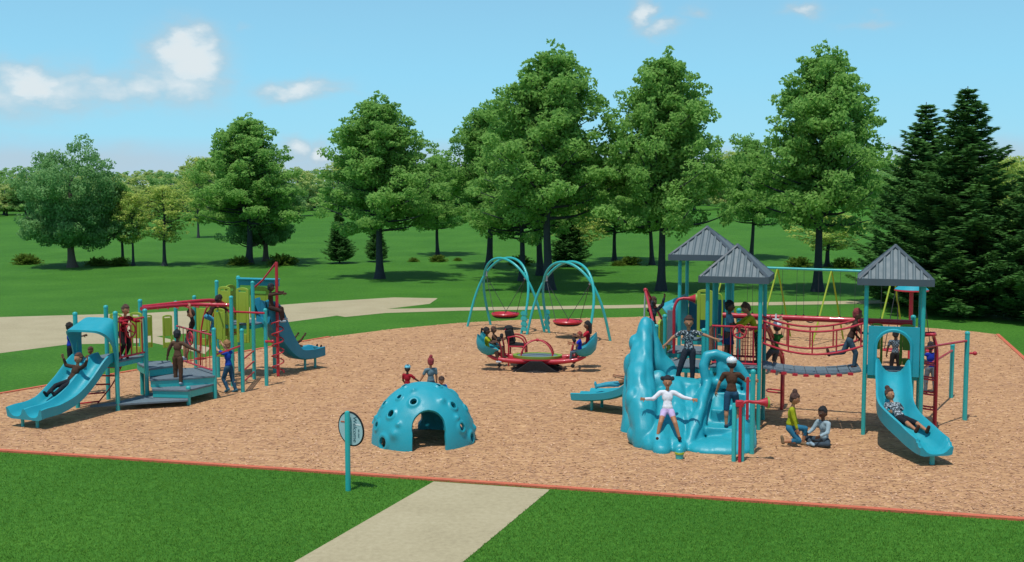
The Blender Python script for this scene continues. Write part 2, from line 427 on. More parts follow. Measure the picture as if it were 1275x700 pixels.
M['bark_brown'] = new_mat('brown_bark', s2l(96, 84, 74), .9, .2, 8., 1., 16)
def quads_mesh(name, C, A, B, tone):
    """leaf quads: centres C, half axes A and B (n,3)"""
    n = len(C); v = np.empty((n, 4, 3), np.float32)
    v[:, 0] = C-A; v[:, 1] = C+B*.8; v[:, 2] = C+A; v[:, 3] = C-B*.8
    me = bpy.data.meshes.new(name); me.vertices.add(4*n); me.loops.add(4*n); me.polygons.add(n)
    me.vertices.foreach_set('co', v.ravel()); me.loops.foreach_set('vertex_index', np.arange(4*n, dtype=np.int32))
    me.polygons.foreach_set('loop_start', np.arange(0, 4*n, 4, dtype=np.int32))
    a = me.attributes.new('tone', 'FLOAT', 'FACE'); a.data.foreach_set('value', np.clip(tone, 0, 1).astype(np.float32))
    me.update(calc_edges=True); me.validate(); return me
rng = np.random.default_rng(5)
def leaves_at(centres, radii, per, size, flat=.5, tones=None, droop=0.):
    Cs, As, Bs, Ts = [], [], [], []
    for i, (c, r) in enumerate(zip(centres, radii)):
        k = max(4, int(per*(r[0]*r[1])**.9))
        d = rng.normal(size=(k, 3)); d /= np.linalg.norm(d, axis=1)[:, None]
        rad = rng.uniform(.35, 1, k)**.6
        p = np.array(c)+d*rad[:, None]*np.array(r)
        nrm = rng.normal(size=(k, 3))*flat*1.5+np.array([0, -.15, .7])+d*.4; nrm /= np.linalg.norm(nrm, axis=1)[:, None]
        h = rng.normal(size=(k, 3)); a = np.cross(nrm, h); a /= np.linalg.norm(a, axis=1)[:, None]
        b = np.cross(nrm, a)
        s = size*rng.uniform(.6, 1.3, k)[:, None]
        t0 = tones[i] if tones is not None else .5
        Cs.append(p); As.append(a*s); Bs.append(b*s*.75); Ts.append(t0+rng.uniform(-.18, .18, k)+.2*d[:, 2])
    return np.concatenate(Cs), np.concatenate(As), np.concatenate(Bs), np.concatenate(Ts)
def broadleaf(seed, h, cw, base, bark, leaf, kind='maple', dens=1., size=.085, trunk_r=None):
    """returns (trunk mesh, crown mesh) about the origin"""
    rnd = random.Random(seed); tb = MB(); tr = trunk_r or h*.017
    P = [Vector((0, 0, -.3)), Vector((0, 0, 0)), Vector((rnd.uniform(-.02, .02)*h, 0, h*.25)), Vector((rnd.uniform(-.03, .03)*h, rnd.uniform(-.02, .02)*h, h*.55)), Vector((rnd.uniform(-.02, .02)*h, 0, h*.93))]
    if kind == 'oak': P = [Vector((p.x, p.y, p.z if p.z <= 0 else p.z*.70)) for p in P]
    sp = spline(P, 5); rr = []
    for i, p in enumerate(sp):
        z = max(p.z, 0)/h; rr.append(tr*(1.35*math.exp(-z*26)*.6+(1-z)**.9+.05))
    tb.tube(sp, rr, 10)
    def tp(z):
        for a, b in zip(sp[:-1], sp[1:]):
            if a.z <= z <= b.z: return a.lerp(b, (z-a.z)/(b.z-a.z))
        return sp[-1]
    cs, rs, ts = [], [], []
    nb = int(104*dens) if kind == 'maple' else int(70*dens)
    for i in range(nb):
        q = (i+.5)/nb
        if kind == 'maple':
            z = h*(base+(.97-base)*q**.85)
            zz = (z/h-base)/(1-base)
            prof = (1-zz)**.72*min(1, .84+zz*2.)*1.05 + .05
            rise = .22+.55*zz
        elif kind == 'airy':
            z = h*(base+(.97-base)*q); zz = (z/h-base)/(1-base); prof = math.sin(PI*min(1, .12+zz*.86))**.8; rise = .45
        else:
            z = h*(base*.8+(.56-base)*q); zz = q; prof = (1.0-.45*zz)*(.80+.2*math.sin(i*2.4)); rise = .15+.75*zz
        L_ = cw*prof*rnd.choice([rnd.uniform(.6, .9), rnd.uniform(.85, 1.1)])
        an = i*2.399+rnd.uniform(-.5, .5)
        d = Vector((math.cos(an), math.sin(an), rise+rnd.uniform(-.12, .18)))
        p0 = tp(z*(.94 if kind != 'oak' else .72)); 
        tip = p0+Vector((d.x*L_, d.y*L_, d.z*L_*.8))
        mid = p0.lerp(tip, .5)+Vector((rnd.uniform(-.1, .1), rnd.uniform(-.1, .1), -.06*L_+rnd.uniform(0, .1)))*(L_*.5)
        br = spline([p0, mid, tip], 4)
        r0 = tr*(.15+.42*(1-z/h)) if kind != 'oak' else tr*.38
        if i % 1 == 0: tb.tube(br, [r0*(1-.85*k/(len(br)-1)) for k in range(len(br))], 5)
        nc = 4 if L_ > cw*.4 else 3
        tone = rnd.uniform(.2, .8)
        for k in range(nc):
            t = .38+.66*k/(nc-1 if nc > 1 else 1)
            c = p0.lerp(tip, t)+Vector((rnd.uniform(-.18, .18), rnd.uniform(-.18, .18), rnd.uniform(-.08, .08)))*L_
            s_ = cw*rnd.uniform(.11, .19)*(1.15-.35*t)*(.75 if zz > .75 and kind == 'maple' else 1)
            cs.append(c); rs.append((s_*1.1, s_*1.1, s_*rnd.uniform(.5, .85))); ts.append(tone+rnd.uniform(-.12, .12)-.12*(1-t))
            if rnd.random() < .5:
                c2 = c+Vector((rnd.uniform(-.13, .13), rnd.uniform(-.13, .13), rnd.uniform(-.09, .09)))*cw
                cs.append(c2); rs.append((s_*.7, s_*.7, s_*.4)); ts.append(tone)
    if kind == 'oak':
        for k in range(int(95*dens)):
            d = Vector((rnd.gauss(0, 1), rnd.gauss(0, 1), rnd.gauss(0, 1))).normalized()*rnd.uniform(.35, 1)**.5; lump = 1+.12*math.sin(d.x*5+seed)+.1*math.cos(d.y*6)
            c = Vector((d.x*cw*.86*lump, d.y*cw*.86*lump, h*.58+d.z*h*.27*lump*(1 if d.z > 0 else .8))); s_ = cw*rnd.uniform(.08, .15)
            cs.append(c); rs.append((s_*1.2, s_*1.2, s_*.75)); ts.append(.5+.25*math.sin(k*1.7))
    if kind == 'maple':
        top = tp(h*.93)
        for k in range(7):
            c = top+Vector((rnd.gauss(0, .05), rnd.gauss(0, .05), 0))*cw+Vector((0, 0, (k-3)*.022*h)); s_ = cw*(.13-.011*k)
            cs.append(c); rs.append((s_, s_, s_*.8)); ts.append(.6)
    C_, A_, B_, T_ = leaves_at(cs, rs, {'maple': 270, 'airy': 90, 'oak': 230}[kind]*(.12/size)**1.5, size, .55, ts)
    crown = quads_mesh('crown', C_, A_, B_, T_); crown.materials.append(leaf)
    bmesh.ops.recalc_face_normals(tb.bm, faces=tb.bm.faces[:]); tm = bpy.data.meshes.new('trunk'); tb.bm.to_mesh(tm); tb.bm.free(); tm.materials.append(bark)
    return tm, crown
def spruce(seed, h, cw, size=.11, base=.05, dens=1.):
    rnd = random.Random(seed); tb = MB()
    tb.tube([(0, 0, -.2), (0, 0, h*.3), (0, 0, h*.98)], [h*.018, h*.014, .02], 8)
    C, A, B, T = [], [], [], []
    nw = int(h*5.2*dens)
    for i in range(nw):
        q = i/nw; z = h*(base+(1-base-.02)*q)
        Lm = cw*((1-q)**.8)*min(1, .75+q*2)*.98+.12
        nb = int(8+5*(1-q))
        for k in range(nb):
            an = 2*PI*k/nb+i*1.3+rnd.uniform(-.25, .25); L_ = Lm*rnd.choice([rnd.uniform(.45, .8), rnd.uniform(.75, 1.05), rnd.uniform(.9, 1.3)])
            d = Vector((math.cos(an), math.sin(an), 0)); sd = Vector((-d.y, d.x, 0))
            ns = max(5, int(L_*11)); tone = rnd.uniform(.15, .75)
            for s_ in range(ns):
                t = (s_+.6)/ns; wd = .26*L_*(1-t)**.7*(t+.3)+.05
                for side in (-1.6, -1, -.5, 0, .5, 1, 1.6):
                    c = Vector((0, 0, z))+d*L_*t+Vector((0, 0, (-.30*L_*t+.46*L_*t*t)+rnd.uniform(-.10, .06)))+sd*side*wd*rnd.uniform(.3, 1.1)
                    a = (d*.8+sd*side*.9+Vector((0, 0, rnd.uniform(-.25, .25)))).normalized()
                    nrm = Vector((rnd.gauss(0, .8), rnd.gauss(0, .8)-.3, 1)).normalized(); b = nrm.cross(a).normalized()
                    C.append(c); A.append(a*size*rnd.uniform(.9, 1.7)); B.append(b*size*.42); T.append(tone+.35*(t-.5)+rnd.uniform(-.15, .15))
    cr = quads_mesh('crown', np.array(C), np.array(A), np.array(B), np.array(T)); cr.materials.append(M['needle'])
    tm = bpy.data.meshes.new('trunk'); bmesh.ops.recalc_face_normals(tb.bm, faces=tb.bm.faces[:]); tb.bm.to_mesh(tm); tb.bm.free(); tm.materials.append(M['bark'])
    return tm, cr
def bush_mesh(seed, n=9):
    rnd = random.Random(seed); C, A, B, T = [], [], [], []
    for i in range(150):
        an = rnd.uniform(0, 2*PI); el_ = rnd.uniform(.12, 1.3); L_ = rnd.uniform(.6, 1.)
        d = Vector((math.cos(an)*math.cos(el_), math.sin(an)*math.cos(el_), math.sin(el_)*.8)); tone = rnd.uniform(.1, .9)
        for k in range(14):
            t = (k+3)/17; c = d*L_*t+Vector((0, 0, -.12*t*t+.05))+Vector((rnd.gauss(0, .035), rnd.gauss(0, .035), rnd.gauss(0, .03)))
            a = (d+Vector((rnd.gauss(0, .6), rnd.gauss(0, .6), rnd.gauss(0, .4)))).normalized(); b = a.cross(Vector((rnd.gauss(0, 1), rnd.gauss(0, 1), 1))).normalized()
            C.append(c); A.append(a*.09); B.append(b*.035); T.append(tone*.6+.4*t+rnd.uniform(-.1, .1))
    me = quads_mesh('foliage', np.array(C), np.array(A), np.array(B), np.array(T)); me.materials.append(M['bush']); return me
def plant(name, protos, loc, sc, rz, label, cat, group=None):
    o = thing(name, loc, label, cat, group, rz); o.scale = sc
    for nm, me in zip(('trunk', 'crown'), protos):
        c = bpy.data.objects.new(nm, me); COL.objects.link(c); c.parent = o
    return o
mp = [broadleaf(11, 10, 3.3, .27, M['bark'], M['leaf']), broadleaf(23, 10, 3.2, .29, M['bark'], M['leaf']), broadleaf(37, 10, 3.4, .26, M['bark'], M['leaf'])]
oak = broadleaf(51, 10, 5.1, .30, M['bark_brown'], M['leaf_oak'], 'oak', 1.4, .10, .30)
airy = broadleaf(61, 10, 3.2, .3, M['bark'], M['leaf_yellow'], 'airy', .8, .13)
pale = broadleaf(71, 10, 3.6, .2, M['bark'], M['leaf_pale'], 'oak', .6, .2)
M['leaf_far'] = leaf_mat('hazy_leaves', (124, 170, 100), (162, 200, 120), .5)  # distance haze is mixed into this leaf colour
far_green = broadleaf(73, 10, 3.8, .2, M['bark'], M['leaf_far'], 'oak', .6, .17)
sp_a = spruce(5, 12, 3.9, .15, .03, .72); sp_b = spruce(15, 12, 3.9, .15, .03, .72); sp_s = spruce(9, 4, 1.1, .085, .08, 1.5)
bs = [bush_mesh(1), bush_mesh(2)]
G_M = 'broadleaf trees behind the playground'
def tree(px, py, top, protos, label, cat='tree', name='maple_tree', wid=None, rz=0., h0=10., cw0=3.3, group=None):
    p = on_terr(px, py)
    k = p.y/1346.; H = (py-top)*k*1.0; sx = H/h0
    sw = sx if wid is None else (wid*(1.14 if name == 'maple_tree' else 1.)*k/2)/cw0
    return plant(name, protos, p, (sw, sw, sx), rz, label, cat, group)
tree(90, 333, 170, oak, 'spreading broad oak with a thick brown forked trunk, at the far left of the lawn', name='oak_tree', wid=150, h0=9.3, cw0=5.3)
tree(205, 331, 226, airy, 'thin yellow-green tree with a slim dark trunk just right of the broad oak', name='birch_tree', wid=86)
tree(247, 295, 190, airy, 'tall narrow yellowish tree standing up the hill left of the tall pointed maple', name='birch_tree', wid=48, rz=1.)
tree(153, 330, 225, mp[1], 'slim green tree whose bare trunk shows under the right edge of the oak', name='maple_tree', wid=60, rz=2.)
tree(166, 331, 235, airy, 'slim yellow tree close beside the oak with low yellowish leaves', name='birch_tree', wid=62, rz=3.)
tree(310, 329, 143, mp[2], 'tall pointed green maple beside the low rounded tree, above the left play structure', wid=128, rz=.6)
tree(331, 325, 200, oak, 'low rounded tree with a pale brown trunk tucked against the tall pointed maple', name='oak_tree', wid=104, h0=9.3, cw0=5.3, rz=2.)
tree(473, 347, 118, mp[0], 'pointed green maple standing alone between the left play structure and the arch swings', wid=146, rz=0.)
tree(609, 334, 128, mp[1], 'green maple behind the left arch swing with its straight dark trunk', wid=128, rz=1.2)
tree(650, 350, 150, mp[0], 'shorter maple whose trunk shows between the two arch swings', wid=120, rz=2.2)
tree(673, 343, 110, mp[2], 'maple whose trunk stands close behind the tallest tree', wid=130, rz=3.2)
tree(684, 361, 55, mp[1], 'tallest broad green maple in the middle of the row, behind the right arch swing', wid=178, rz=4.)
tree(823, 362, 65, mp[2], 'tall green maple behind the rear tower roof', wid=160, rz=5.)
tree(1018, 363, 58, mp[0], 'tall green maple behind the rope bridge', wid=172, rz=3.6)
tree(935, 323, 168, mp[1], 'smaller far maple between the two tall maples behind the towers', wid=80, rz=.3)
tree(765, 325, 190, mp[0], 'far slender maple right of the arch swings, half hidden by bigger crowns', wid=80, rz=5.3)
tree(812, 330, 185, mp[1], 'far maple with its thin trunk just left of the tall trunk behind the rear roof', wid=90, rz=2.3)
tree(545, 318, 190, mp[2], 'small far maple left of the arch swings', wid=70, rz=2.9)
tree(722, 330, 255, airy, 'small yellow-green tree with low spreading branches behind the right arch swing', name='birch_tree', wid=90, rz=2.)
tree(1030, 332, 262, airy, 'small yellow-green tree peeping out behind the trunk at the rope bridge', name='birch_tree', wid=110, rz=4.)
tree(423, 328, 262, sp_s, 'small dark spruce left of the lone pointed maple trunk', name='spruce_tree', wid=40, h0=4, cw0=1.15)
tree(469, 326, 270, sp_s, 'small dark spruce half hidden behind the lone maple trunk', name='spruce_tree', wid=32, h0=4, cw0=1.15, rz=1)
tree(708, 332, 262, sp_s, 'small dark spruce behind the right arch swing', name='spruce_tree', wid=52, h0=4, cw0=1.15, rz=2)
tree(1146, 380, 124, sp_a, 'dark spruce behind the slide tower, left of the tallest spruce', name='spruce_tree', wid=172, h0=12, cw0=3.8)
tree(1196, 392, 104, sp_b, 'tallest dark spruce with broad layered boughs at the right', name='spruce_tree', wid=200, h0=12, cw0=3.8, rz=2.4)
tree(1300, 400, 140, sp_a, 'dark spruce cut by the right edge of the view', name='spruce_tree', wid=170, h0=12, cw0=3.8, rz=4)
tree(1250, 345, 190, airy, 'yellow-green tree showing between the spruces at the right', name='birch_tree', wid=90, rz=1.4)
for i, (px, py, r) in enumerate([(33, 329, 24), (122, 331, 20), (148, 331, 20), (298, 330, 20), (352, 330, 26), (515, 326, 10), (545, 326, 16), (570, 325, 8), (785, 330, 20), (900, 331, 18), (995, 333, 24), (1050, 333, 22), (1100, 334, 18), (770, 331, 12), (648, 330, 22)]):
    p = on_terr(px, py); k = p.y/1346*r
    lab = ['low bush of spiky leaves left of the oak trunk', 'low bush just right of the oak trunk', 'low dark bush under the right side of the oak', 'low bush at the left foot of the tall pointed maple', 'low wide bush right of the tall pointed maple',
           'tiny bush far off between lone maple and arch swings', 'wider tiny bush far off left of the arch swings', 'tiny bush just left of the left arch swing', 'low bush behind, left of the rear tower roof', 'low dark bush behind the middle tower roof', 'low wide bush left of the maple trunk by the bridge',
           'low wide bush right of the maple trunk by the bridge', 'low bush at the left foot of the spruces', 'small bush left of the rear roof beside a larger bush', 'loose bush seen through the left arch swing'][i]
    o = thing('bush', p, lab, 'bush', 'low bushes on the far lawn', i*1.7); o.scale = (k, k, k*.85)
    c = bpy.data.objects.new('foliage', bs[i % 2]); COL.objects.link(c); c.parent = o
rnd = random.Random(99); nb_ = 0
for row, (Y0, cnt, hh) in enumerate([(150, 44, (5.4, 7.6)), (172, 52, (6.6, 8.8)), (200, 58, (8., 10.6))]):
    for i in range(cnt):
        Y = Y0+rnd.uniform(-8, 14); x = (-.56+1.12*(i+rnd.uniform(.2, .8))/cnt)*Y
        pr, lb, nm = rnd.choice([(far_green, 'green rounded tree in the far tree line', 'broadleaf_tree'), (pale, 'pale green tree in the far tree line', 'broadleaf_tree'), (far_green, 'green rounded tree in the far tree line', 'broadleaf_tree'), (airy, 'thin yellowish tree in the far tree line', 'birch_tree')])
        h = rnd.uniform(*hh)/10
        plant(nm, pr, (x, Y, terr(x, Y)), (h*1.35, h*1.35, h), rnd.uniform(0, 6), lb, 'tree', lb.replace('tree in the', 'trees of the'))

# ------------------------------------------------------------------ loose chips and grass blades: real relief close to the viewer
def in_poly(x, y, poly):
    c = np.zeros(len(x), bool); j = len(poly)-1
    for i in range(len(poly)):
        xi, yi, xj, yj = poly[i][0], poly[i][1], poly[j][0], poly[j][1]
        with np.errstate(divide='ignore', invalid='ignore'):
            c ^= ((yi > y) != (yj > y)) & (x < (xj-xi)*(y-yi)/(yj-yi+1e-12)+xi)
        j = i
    return c
def attr_diffuse(name, stops):
    m = bpy.data.materials.new(name); N, L = nt(m); b = N['Principled BSDF']; b.inputs['Roughness'].default_value = .9; b.inputs['Specular IOR Level'].default_value = .15
    a = N.new('ShaderNodeAttribute'); a.attribute_name = 'tone'; rp = N.new('ShaderNodeValToRGB'); L.new(a.outputs['Fac'], rp.inputs[0])
    e = rp.color_ramp.elements; e[0].color = s2l(*stops[0])+(1,); e[1].color = s2l(*stops[-1])+(1,)
    for i, c in enumerate(stops[1:-1]):
        x = e.new((i+1)/(len(stops)-1)); x.color = s2l(*c)+(1,)
    L.new(rp.outputs[0], b.inputs['Base Color']); return m
n_ = 95000
yy = 13.5+30*rng.random(n_)**1.9; xx = (rng.random(n_)-.5)*yy*1.02
k = in_poly(xx, yy, [(p.x, p.y) for p in edge]); xx, yy = xx[k], yy[k]; n_ = len(xx)
an = rng.uniform(0, PI, n_); nr = rng.normal(size=(n_, 3))*.18+np.array([0, 0, 1]); nr /= np.linalg.norm(nr, axis=1)[:, None]
d_ = np.stack([np.cos(an), np.sin(an), np.zeros(n_)], 1); A_ = d_-nr*(d_*nr).sum(1)[:, None]; B_ = np.cross(nr, A_)
sz = (.016+.022*rng.random(n_))[:, None]*(.8+yy/40)[:, None]
me = quads_mesh('wood_chips', np.stack([xx, yy, .015+.007*rng.random(n_)], 1), A_*sz, B_*sz*.42, rng.random(n_)); me.materials.append(attr_diffuse('loose_chips', [(176, 134, 102), (195, 152, 118), (205, 163, 128), (216, 178, 144)]))
tag(link_mesh('wood_chips', me, None), 'loose tan wood chips strewn over the play surface', 'wood chips', kind='stuff')
n_ = 170000
yy = 11.2+9*rng.random(n_)**1.3; xx = (rng.random(n_)-.5)*yy*1.02
pa_ = [G(540, 600), G(685, 610), off(G(685, 611), dR, 3.5), off(G(540, 601), dL, 3.2)]
k = ~in_poly(xx, yy, [(p.x, p.y) for p in edge]) & ~in_poly(xx, yy, [(p.x, p.y) for p in pa_])
def near(ax, ay, bx, by, r):
    t = np.clip(((xx-ax)*(bx-ax)+(yy-ay)*(by-ay))/((bx-ax)**2+(by-ay)**2), 0, 1); return np.hypot(xx-ax-t*(bx-ax), yy-ay-t*(by-ay)) < r
for i in range(6): k &= ~near(edge[i].x, edge[i].y, edge[i+1].x, edge[i+1].y, .07)
xx, yy = xx[k], yy[k]; n_ = len(xx)
an = rng.uniform(0, PI, n_); hgt = .018+.022*rng.random(n_)
A_ = np.stack([np.cos(an)*.006, np.sin(an)*.006, np.zeros(n_)], 1); B_ = np.stack([rng.normal(size=n_)*.010, rng.normal(size=n_)*.010, hgt*.6], 1)
me = quads_mesh('lawn_blades', np.stack([xx, yy, hgt*.5], 1), A_, B_, rng.random(n_)); me.materials.append(leaf_mat('grass_blades', (84, 132, 46), (120, 170, 72), .5))
tag(link_mesh('lawn_blades', me, None), 'short green grass blades of the mown front lawn', 'grass', kind='stuff')
# ------------------------------------------------------------------ children
def V3(*a): return Vector(a)
def orient(fwd, up):
    up = up.normalized(); s = fwd.cross(up)
    if s.length < 1e-3: s = Vector((1, 0, 0))
    s.normalize(); f = up.cross(s).normalized()
    return Matrix((s, f, up)).transposed()          # columns: side, fwd, up
# local axes: x right, y forward, z up.  limb directions given in that frame
STAND = dict(T=(0, .03, 1), Hd=(0, .05, 1), uaL=(-.25, 0, -1), faL=(-.12, .25, -1), uaR=(.25, 0, -1), faR=(.12, .25, -1),
             thL=(-.1, 0, -1), shL=(-.03, -.05, -1), thR=(.1, 0, -1), shR=(.03, -.05, -1))
def kid(label, loc, face, pose, support='feet', h=1.2, skin='dark', top=None, sleeves='short', bottom=None, legs='long',
        shoes=(40, 40, 44), hair='short', haircol=(34, 26, 22), hat=None, curl=.35, look=None, group=None, foot=None, cat='child', footwear=None, tilt=0):
    h = h*1.0
    p = dict(STAND); p.update(pose)
    fx = Vector((face[0], face[1], 0)).normalized(); sx = Vector((fx.y, -fx.x, 0))
    RW = Matrix((sx, fx, Vector((0, 0, 1)))).transposed()
    D = lambda k: (RW @ Vector(p[k])).normalized()
    T = D('T'); 
    tw = RW @ Vector(p.get('X', (1, 0, 0)))            # hip side axis
    X = (tw-T*tw.dot(T)).normalized()
    tw2 = RW @ Vector(p.get('XS', p.get('X', (1, 0, 0)))); XS = (tw2-T*tw2.dot(T)).normalized()
    P = Vector((0, 0, 0)); N_ = P+T*.305*h; Hd = D('Hd'); HC = N_+Hd*.128*h
    J = {}
    for s, k in ((-1, 'L'), (1, 'R')):
        S = N_-T*.035*h+XS*s*.108*h; E = S+D('ua'+k)*.152*h; W = E+D('fa'+k)*.135*h
        hd = D('hd'+k) if 'hd'+k in p else D('fa'+k)
        Hp = P-T*.02*h+X*s*.052*h; K = Hp+D('th'+k)*.232*h; A = K+D('sh'+k)*.222*h
        sd = D('sh'+k); up = -sd
        f = D('ft'+k) if 'ft'+k in p else None
        if f is None:
            f = fx-sd*fx.dot(sd)
            if f.length < .25: f = Vector((0, 0, 1))-sd*sd.z
            f.normalize()
        J[k] = dict(S=S, E=E, W=W, hd=hd, Hp=Hp, K=K, A=A, f=f, sd=sd)
    heel = {k: J[k]['A']+J[k]['sd']*.022*h for k in J}
    loc = Vector(loc)
    if support == 'feet':
        lows = []
        for k in J:
            b = J[k]['A']+J[k]['sd']*.03*h; t_ = b+J[k]['f']*.075*h; lows.append((min(b.z, t_.z)-.014*h, k))
        lows.sort(); kk = foot or lows[0][1]; z = min(l[0] for l in lows)
        c = (J[kk]['A']+J[kk]['f']*.03*h) if foot or p.get('one') else (J['L']['A']+J['R']['A'])/2
        off_ = Vector((loc.x-c.x, loc.y-c.y, loc.z-z))
    elif support == 'seat': off_ = loc+Vector((0, 0, .075*h))
    elif support == 'hands':
        c = (J['L']['W']+J['R']['W'])/2; off_ = loc-c
    elif support == 'handL': off_ = loc-J['L']['W']
    else: off_ = loc
    def W_(v): return v+off_
    root = thing('person', (off_.x, off_.y, off_.z), label, cat, group)
    face_f = (RW @ Vector(look)).normalized() if look else fx
    Rt = orient(fx, T); Rt = Matrix((XS, T.cross(XS).normalized()*1, T)).transposed()
    Rh = orient(face_f, Hd)
    hr = (.064*h, .072*h, .084*h)
    # ---- body: one continuous skin
    b = MB()
    slim = .94
    pel = (P, (.070*h, .052*h, .058*h)); bel = (P+T*.09*h, (.062*h, .047*h, .075*h)); che = (P+T*.205*h, (.080*h*slim, .053*h, .082*h))
    for c, r in (pel, bel, che): b.ell(W_(c), r, Rt)
    b.cap(W_(J['L']['S']*.94+J['R']['S']*.06), W_(J['R']['S']*.94+J['L']['S']*.06), .034*h)
    b.cap(W_(N_-T*.03*h), W_(N_+Hd*.06*h), .031*h, .027*h)
    b.ell(W_(HC), hr, Rh, 20, 14)
    b.ell(W_(HC+Rh @ V3(0, .018*h, -.042*h)), (.043*h, .045*h, .038*h), Rh)          # jaw
    b.cap(W_(HC+Rh @ V3(0, .068*h, .006*h)), W_(HC+Rh @ V3(0, .080*h, -.018*h)), .007*h, .011*h)   # nose
    for s in (-1, 1):
        b.ell(W_(HC+Rh @ V3(s*.064*h, -.004*h, -.008*h)), (.009*h, .014*h, .02*h), Rh)
    for k in J:
        j = J[k]; s = -1 if k == 'L' else 1
        b.cap(W_(j['S']), W_(j['E']), .030*h, .024*h); b.cap(W_(j['E']), W_(j['W']), .024*h, .017*h)
        b.cap(W_(j['Hp']), W_(j['K']), .050*h, .035*h); b.cap(W_(j['K']), W_(j['A']), .036*h, .022*h)
        b.ell(W_(j['K'].lerp(j['A'], .3)-j['f']*.008*h), (.033*h, .033*h, .06*h), orient(j['f'], -j['sd']))
        b.cap(W_(j['A']-j['f']*.018*h+j['sd']*.016*h), W_(j['A']+j['f']*.072*h+j['sd']*.024*h), .024*h, .018*h)
        # hand: palm, four fingers, thumb
        hd = j['hd']; pn = (T.cross(hd)); pn = (-fx if pn.length < .1 else pn).normalized()
        wd = hd.cross(pn).normalized(); pn = wd.cross(hd).normalized()
        Rp = Matrix((wd, pn, hd)).transposed(); pc = j['W']+hd*.032*h
        b.ell(W_(pc), (.024*h, .012*h, .034*h), Rp, 12, 8)
        for q, (o_, ln) in enumerate(((-.0195, .040), (-.0065, .047), (.0065, .044), (.0195, .034))):
            a0 = pc+hd*.022*h+wd*o_*h; d1 = (hd+wd*o_*9+pn*curl*s*.6).normalized(); a1_ = a0+d1*ln*.5*h
            d2 = (hd+wd*o_*9+pn*curl*s*1.8).normalized(); a2_ = a1_+d2*ln*.5*h
            b.cap(W_(a0), W_(a1_), .0062*h, .0058*h, 8); b.cap(W_(a1_), W_(a2_), .0058*h, .005*h, 8)
        tb = pc-wd*.02*h-hd*.008*h; t1 = tb+(hd*.5-wd*.8+pn*s*.3).normalized()*.024*h; t2 = t1+(hd-wd*.3+pn*s*.3).normalized()*.018*h
        b.cap(W_(tb), W_(t1), .008*h, .007*h, 8); b.cap(W_(t1), W_(t2), .007*h, .0055*h, 8)
    put_remesh('body', b, .0075*h/1.2, M['skin_'+skin], root, 2, fac=.4)
    # ---- face
    for s in (-1, 1):
        e = MB(); e.ell(W_(HC+Rh @ V3(s*.025*h, .0655*h, .004*h)), (.0085*h, .0045*h, .0048*h), Rh, 10, 8)
        eo = e.build('eye', M['eye_white'], root)
        e = MB(); e.ell(W_(HC+Rh @ V3(s*.0245*h, .0702*h, .004*h)), (.0046*h, .003*h, .0046*h), Rh, 8, 6); e.build('pupil', M['black'], eo)
    e = MB(); e.cap(W_(HC+Rh @ V3(-.017*h, .0685*h, -.041*h)), W_(HC+Rh @ V3(.017*h, .0685*h, -.041*h)), .0045*h, None, 8); e.build('mouth', cloth(130, 60, 56), root)
    # ---- hair
    hm = hairm(*haircol); q = MB(); hv = .0095
    if hat != 'helmet':
        q.ell(W_(HC+Rh @ V3(0, -.014*h, .018*h)), (.070*h, .070*h, .078*h), Rh, 20, 14)
        q.ell(W_(HC+Rh @ V3(0, .022*h, .056*h)), (.054*h, .046*h, .030*h), Rh)
        q.ell(W_(HC+Rh @ V3(0, -.030*h, -.024*h)), (.058*h, .050*h, .050*h), Rh)
        rr_ = random.Random(len(label))
        for i in range(26):
            a = rr_.uniform(0, 2*PI); e_ = rr_.uniform(.1, 1.4)
            if math.sin(a) > .2 and e_ < .8: continue
            q.ell(W_(HC+Rh @ V3(math.cos(a)*math.cos(e_)*.066*h, math.sin(a)*math.cos(e_)*.066*h-.012*h, math.sin(e_)*.084*h+.012*h)), rr_.uniform(.012, .021)*h, None, 8, 6)
    if hair in ('bun', 'bun2'):
        q.ell(W_(HC+Rh @ V3(0, -.03*h, .115*h)), .040*h); q.cap(W_(HC+Rh @ V3(0, -.02*h, .08*h)), W_(HC+Rh @ V3(0, -.03*h, .1*h)), .02*h)
    if hair == 'puffs':
        for s in (-1, 1): q.ell(W_(HC+Rh @ V3(s*.075*h, -.045*h, .05*h)), .036*h)
    if hair == 'long':
        q.cap(W_(HC+Rh @ V3(0, -.05*h, 0)), W_(HC-fx*.065*h-Vector((0, 0, .17*h))), .058*h, .04*h)
    if hair == 'tail':
        q.cap(W_(HC+Rh @ V3(0, -.075*h, .03*h)), W_(HC+Rh @ V3(0, -.12*h, .05*h)), .022*h, .03*h); q.cap(W_(HC+Rh @ V3(0, -.12*h, .05*h)), W_(HC+Rh @ V3(0, -.14*h, -.05*h)), .03*h, .012*h)
    if hat == 'helmet': q.ell(W_(HC+Rh @ V3(0, -.02*h, -.008*h)), (.069*h, .064*h, .07*h), Rh)
    put_remesh('hair', q, hv*h, hm, root, 2)
    if hat == 'helmet':
        q = MB(); q.ell(W_(HC+Rh @ V3(0, -.008*h, .042*h)), (.080*h, .092*h, .064*h), Rh, 20, 12); q.ell(W_(HC+Rh @ V3(0, .055*h, .036*h)), (.05*h, .04*h, .02*h), Rh)
        hl = put_remesh('helmet', q, .01*h, cloth(*top) if False else M['helmet_white'], root, 2)
        for s in (-1, 0, 1):
            v = MB(); v.cap(W_(HC+Rh @ V3(s*.034*h, -.085*h+.012*abs(s)*h, .060*h)), W_(HC+Rh @ V3(s*.03*h, -.050*h, .093*h)), .006*h); v.build('vent', M['black'], hl)
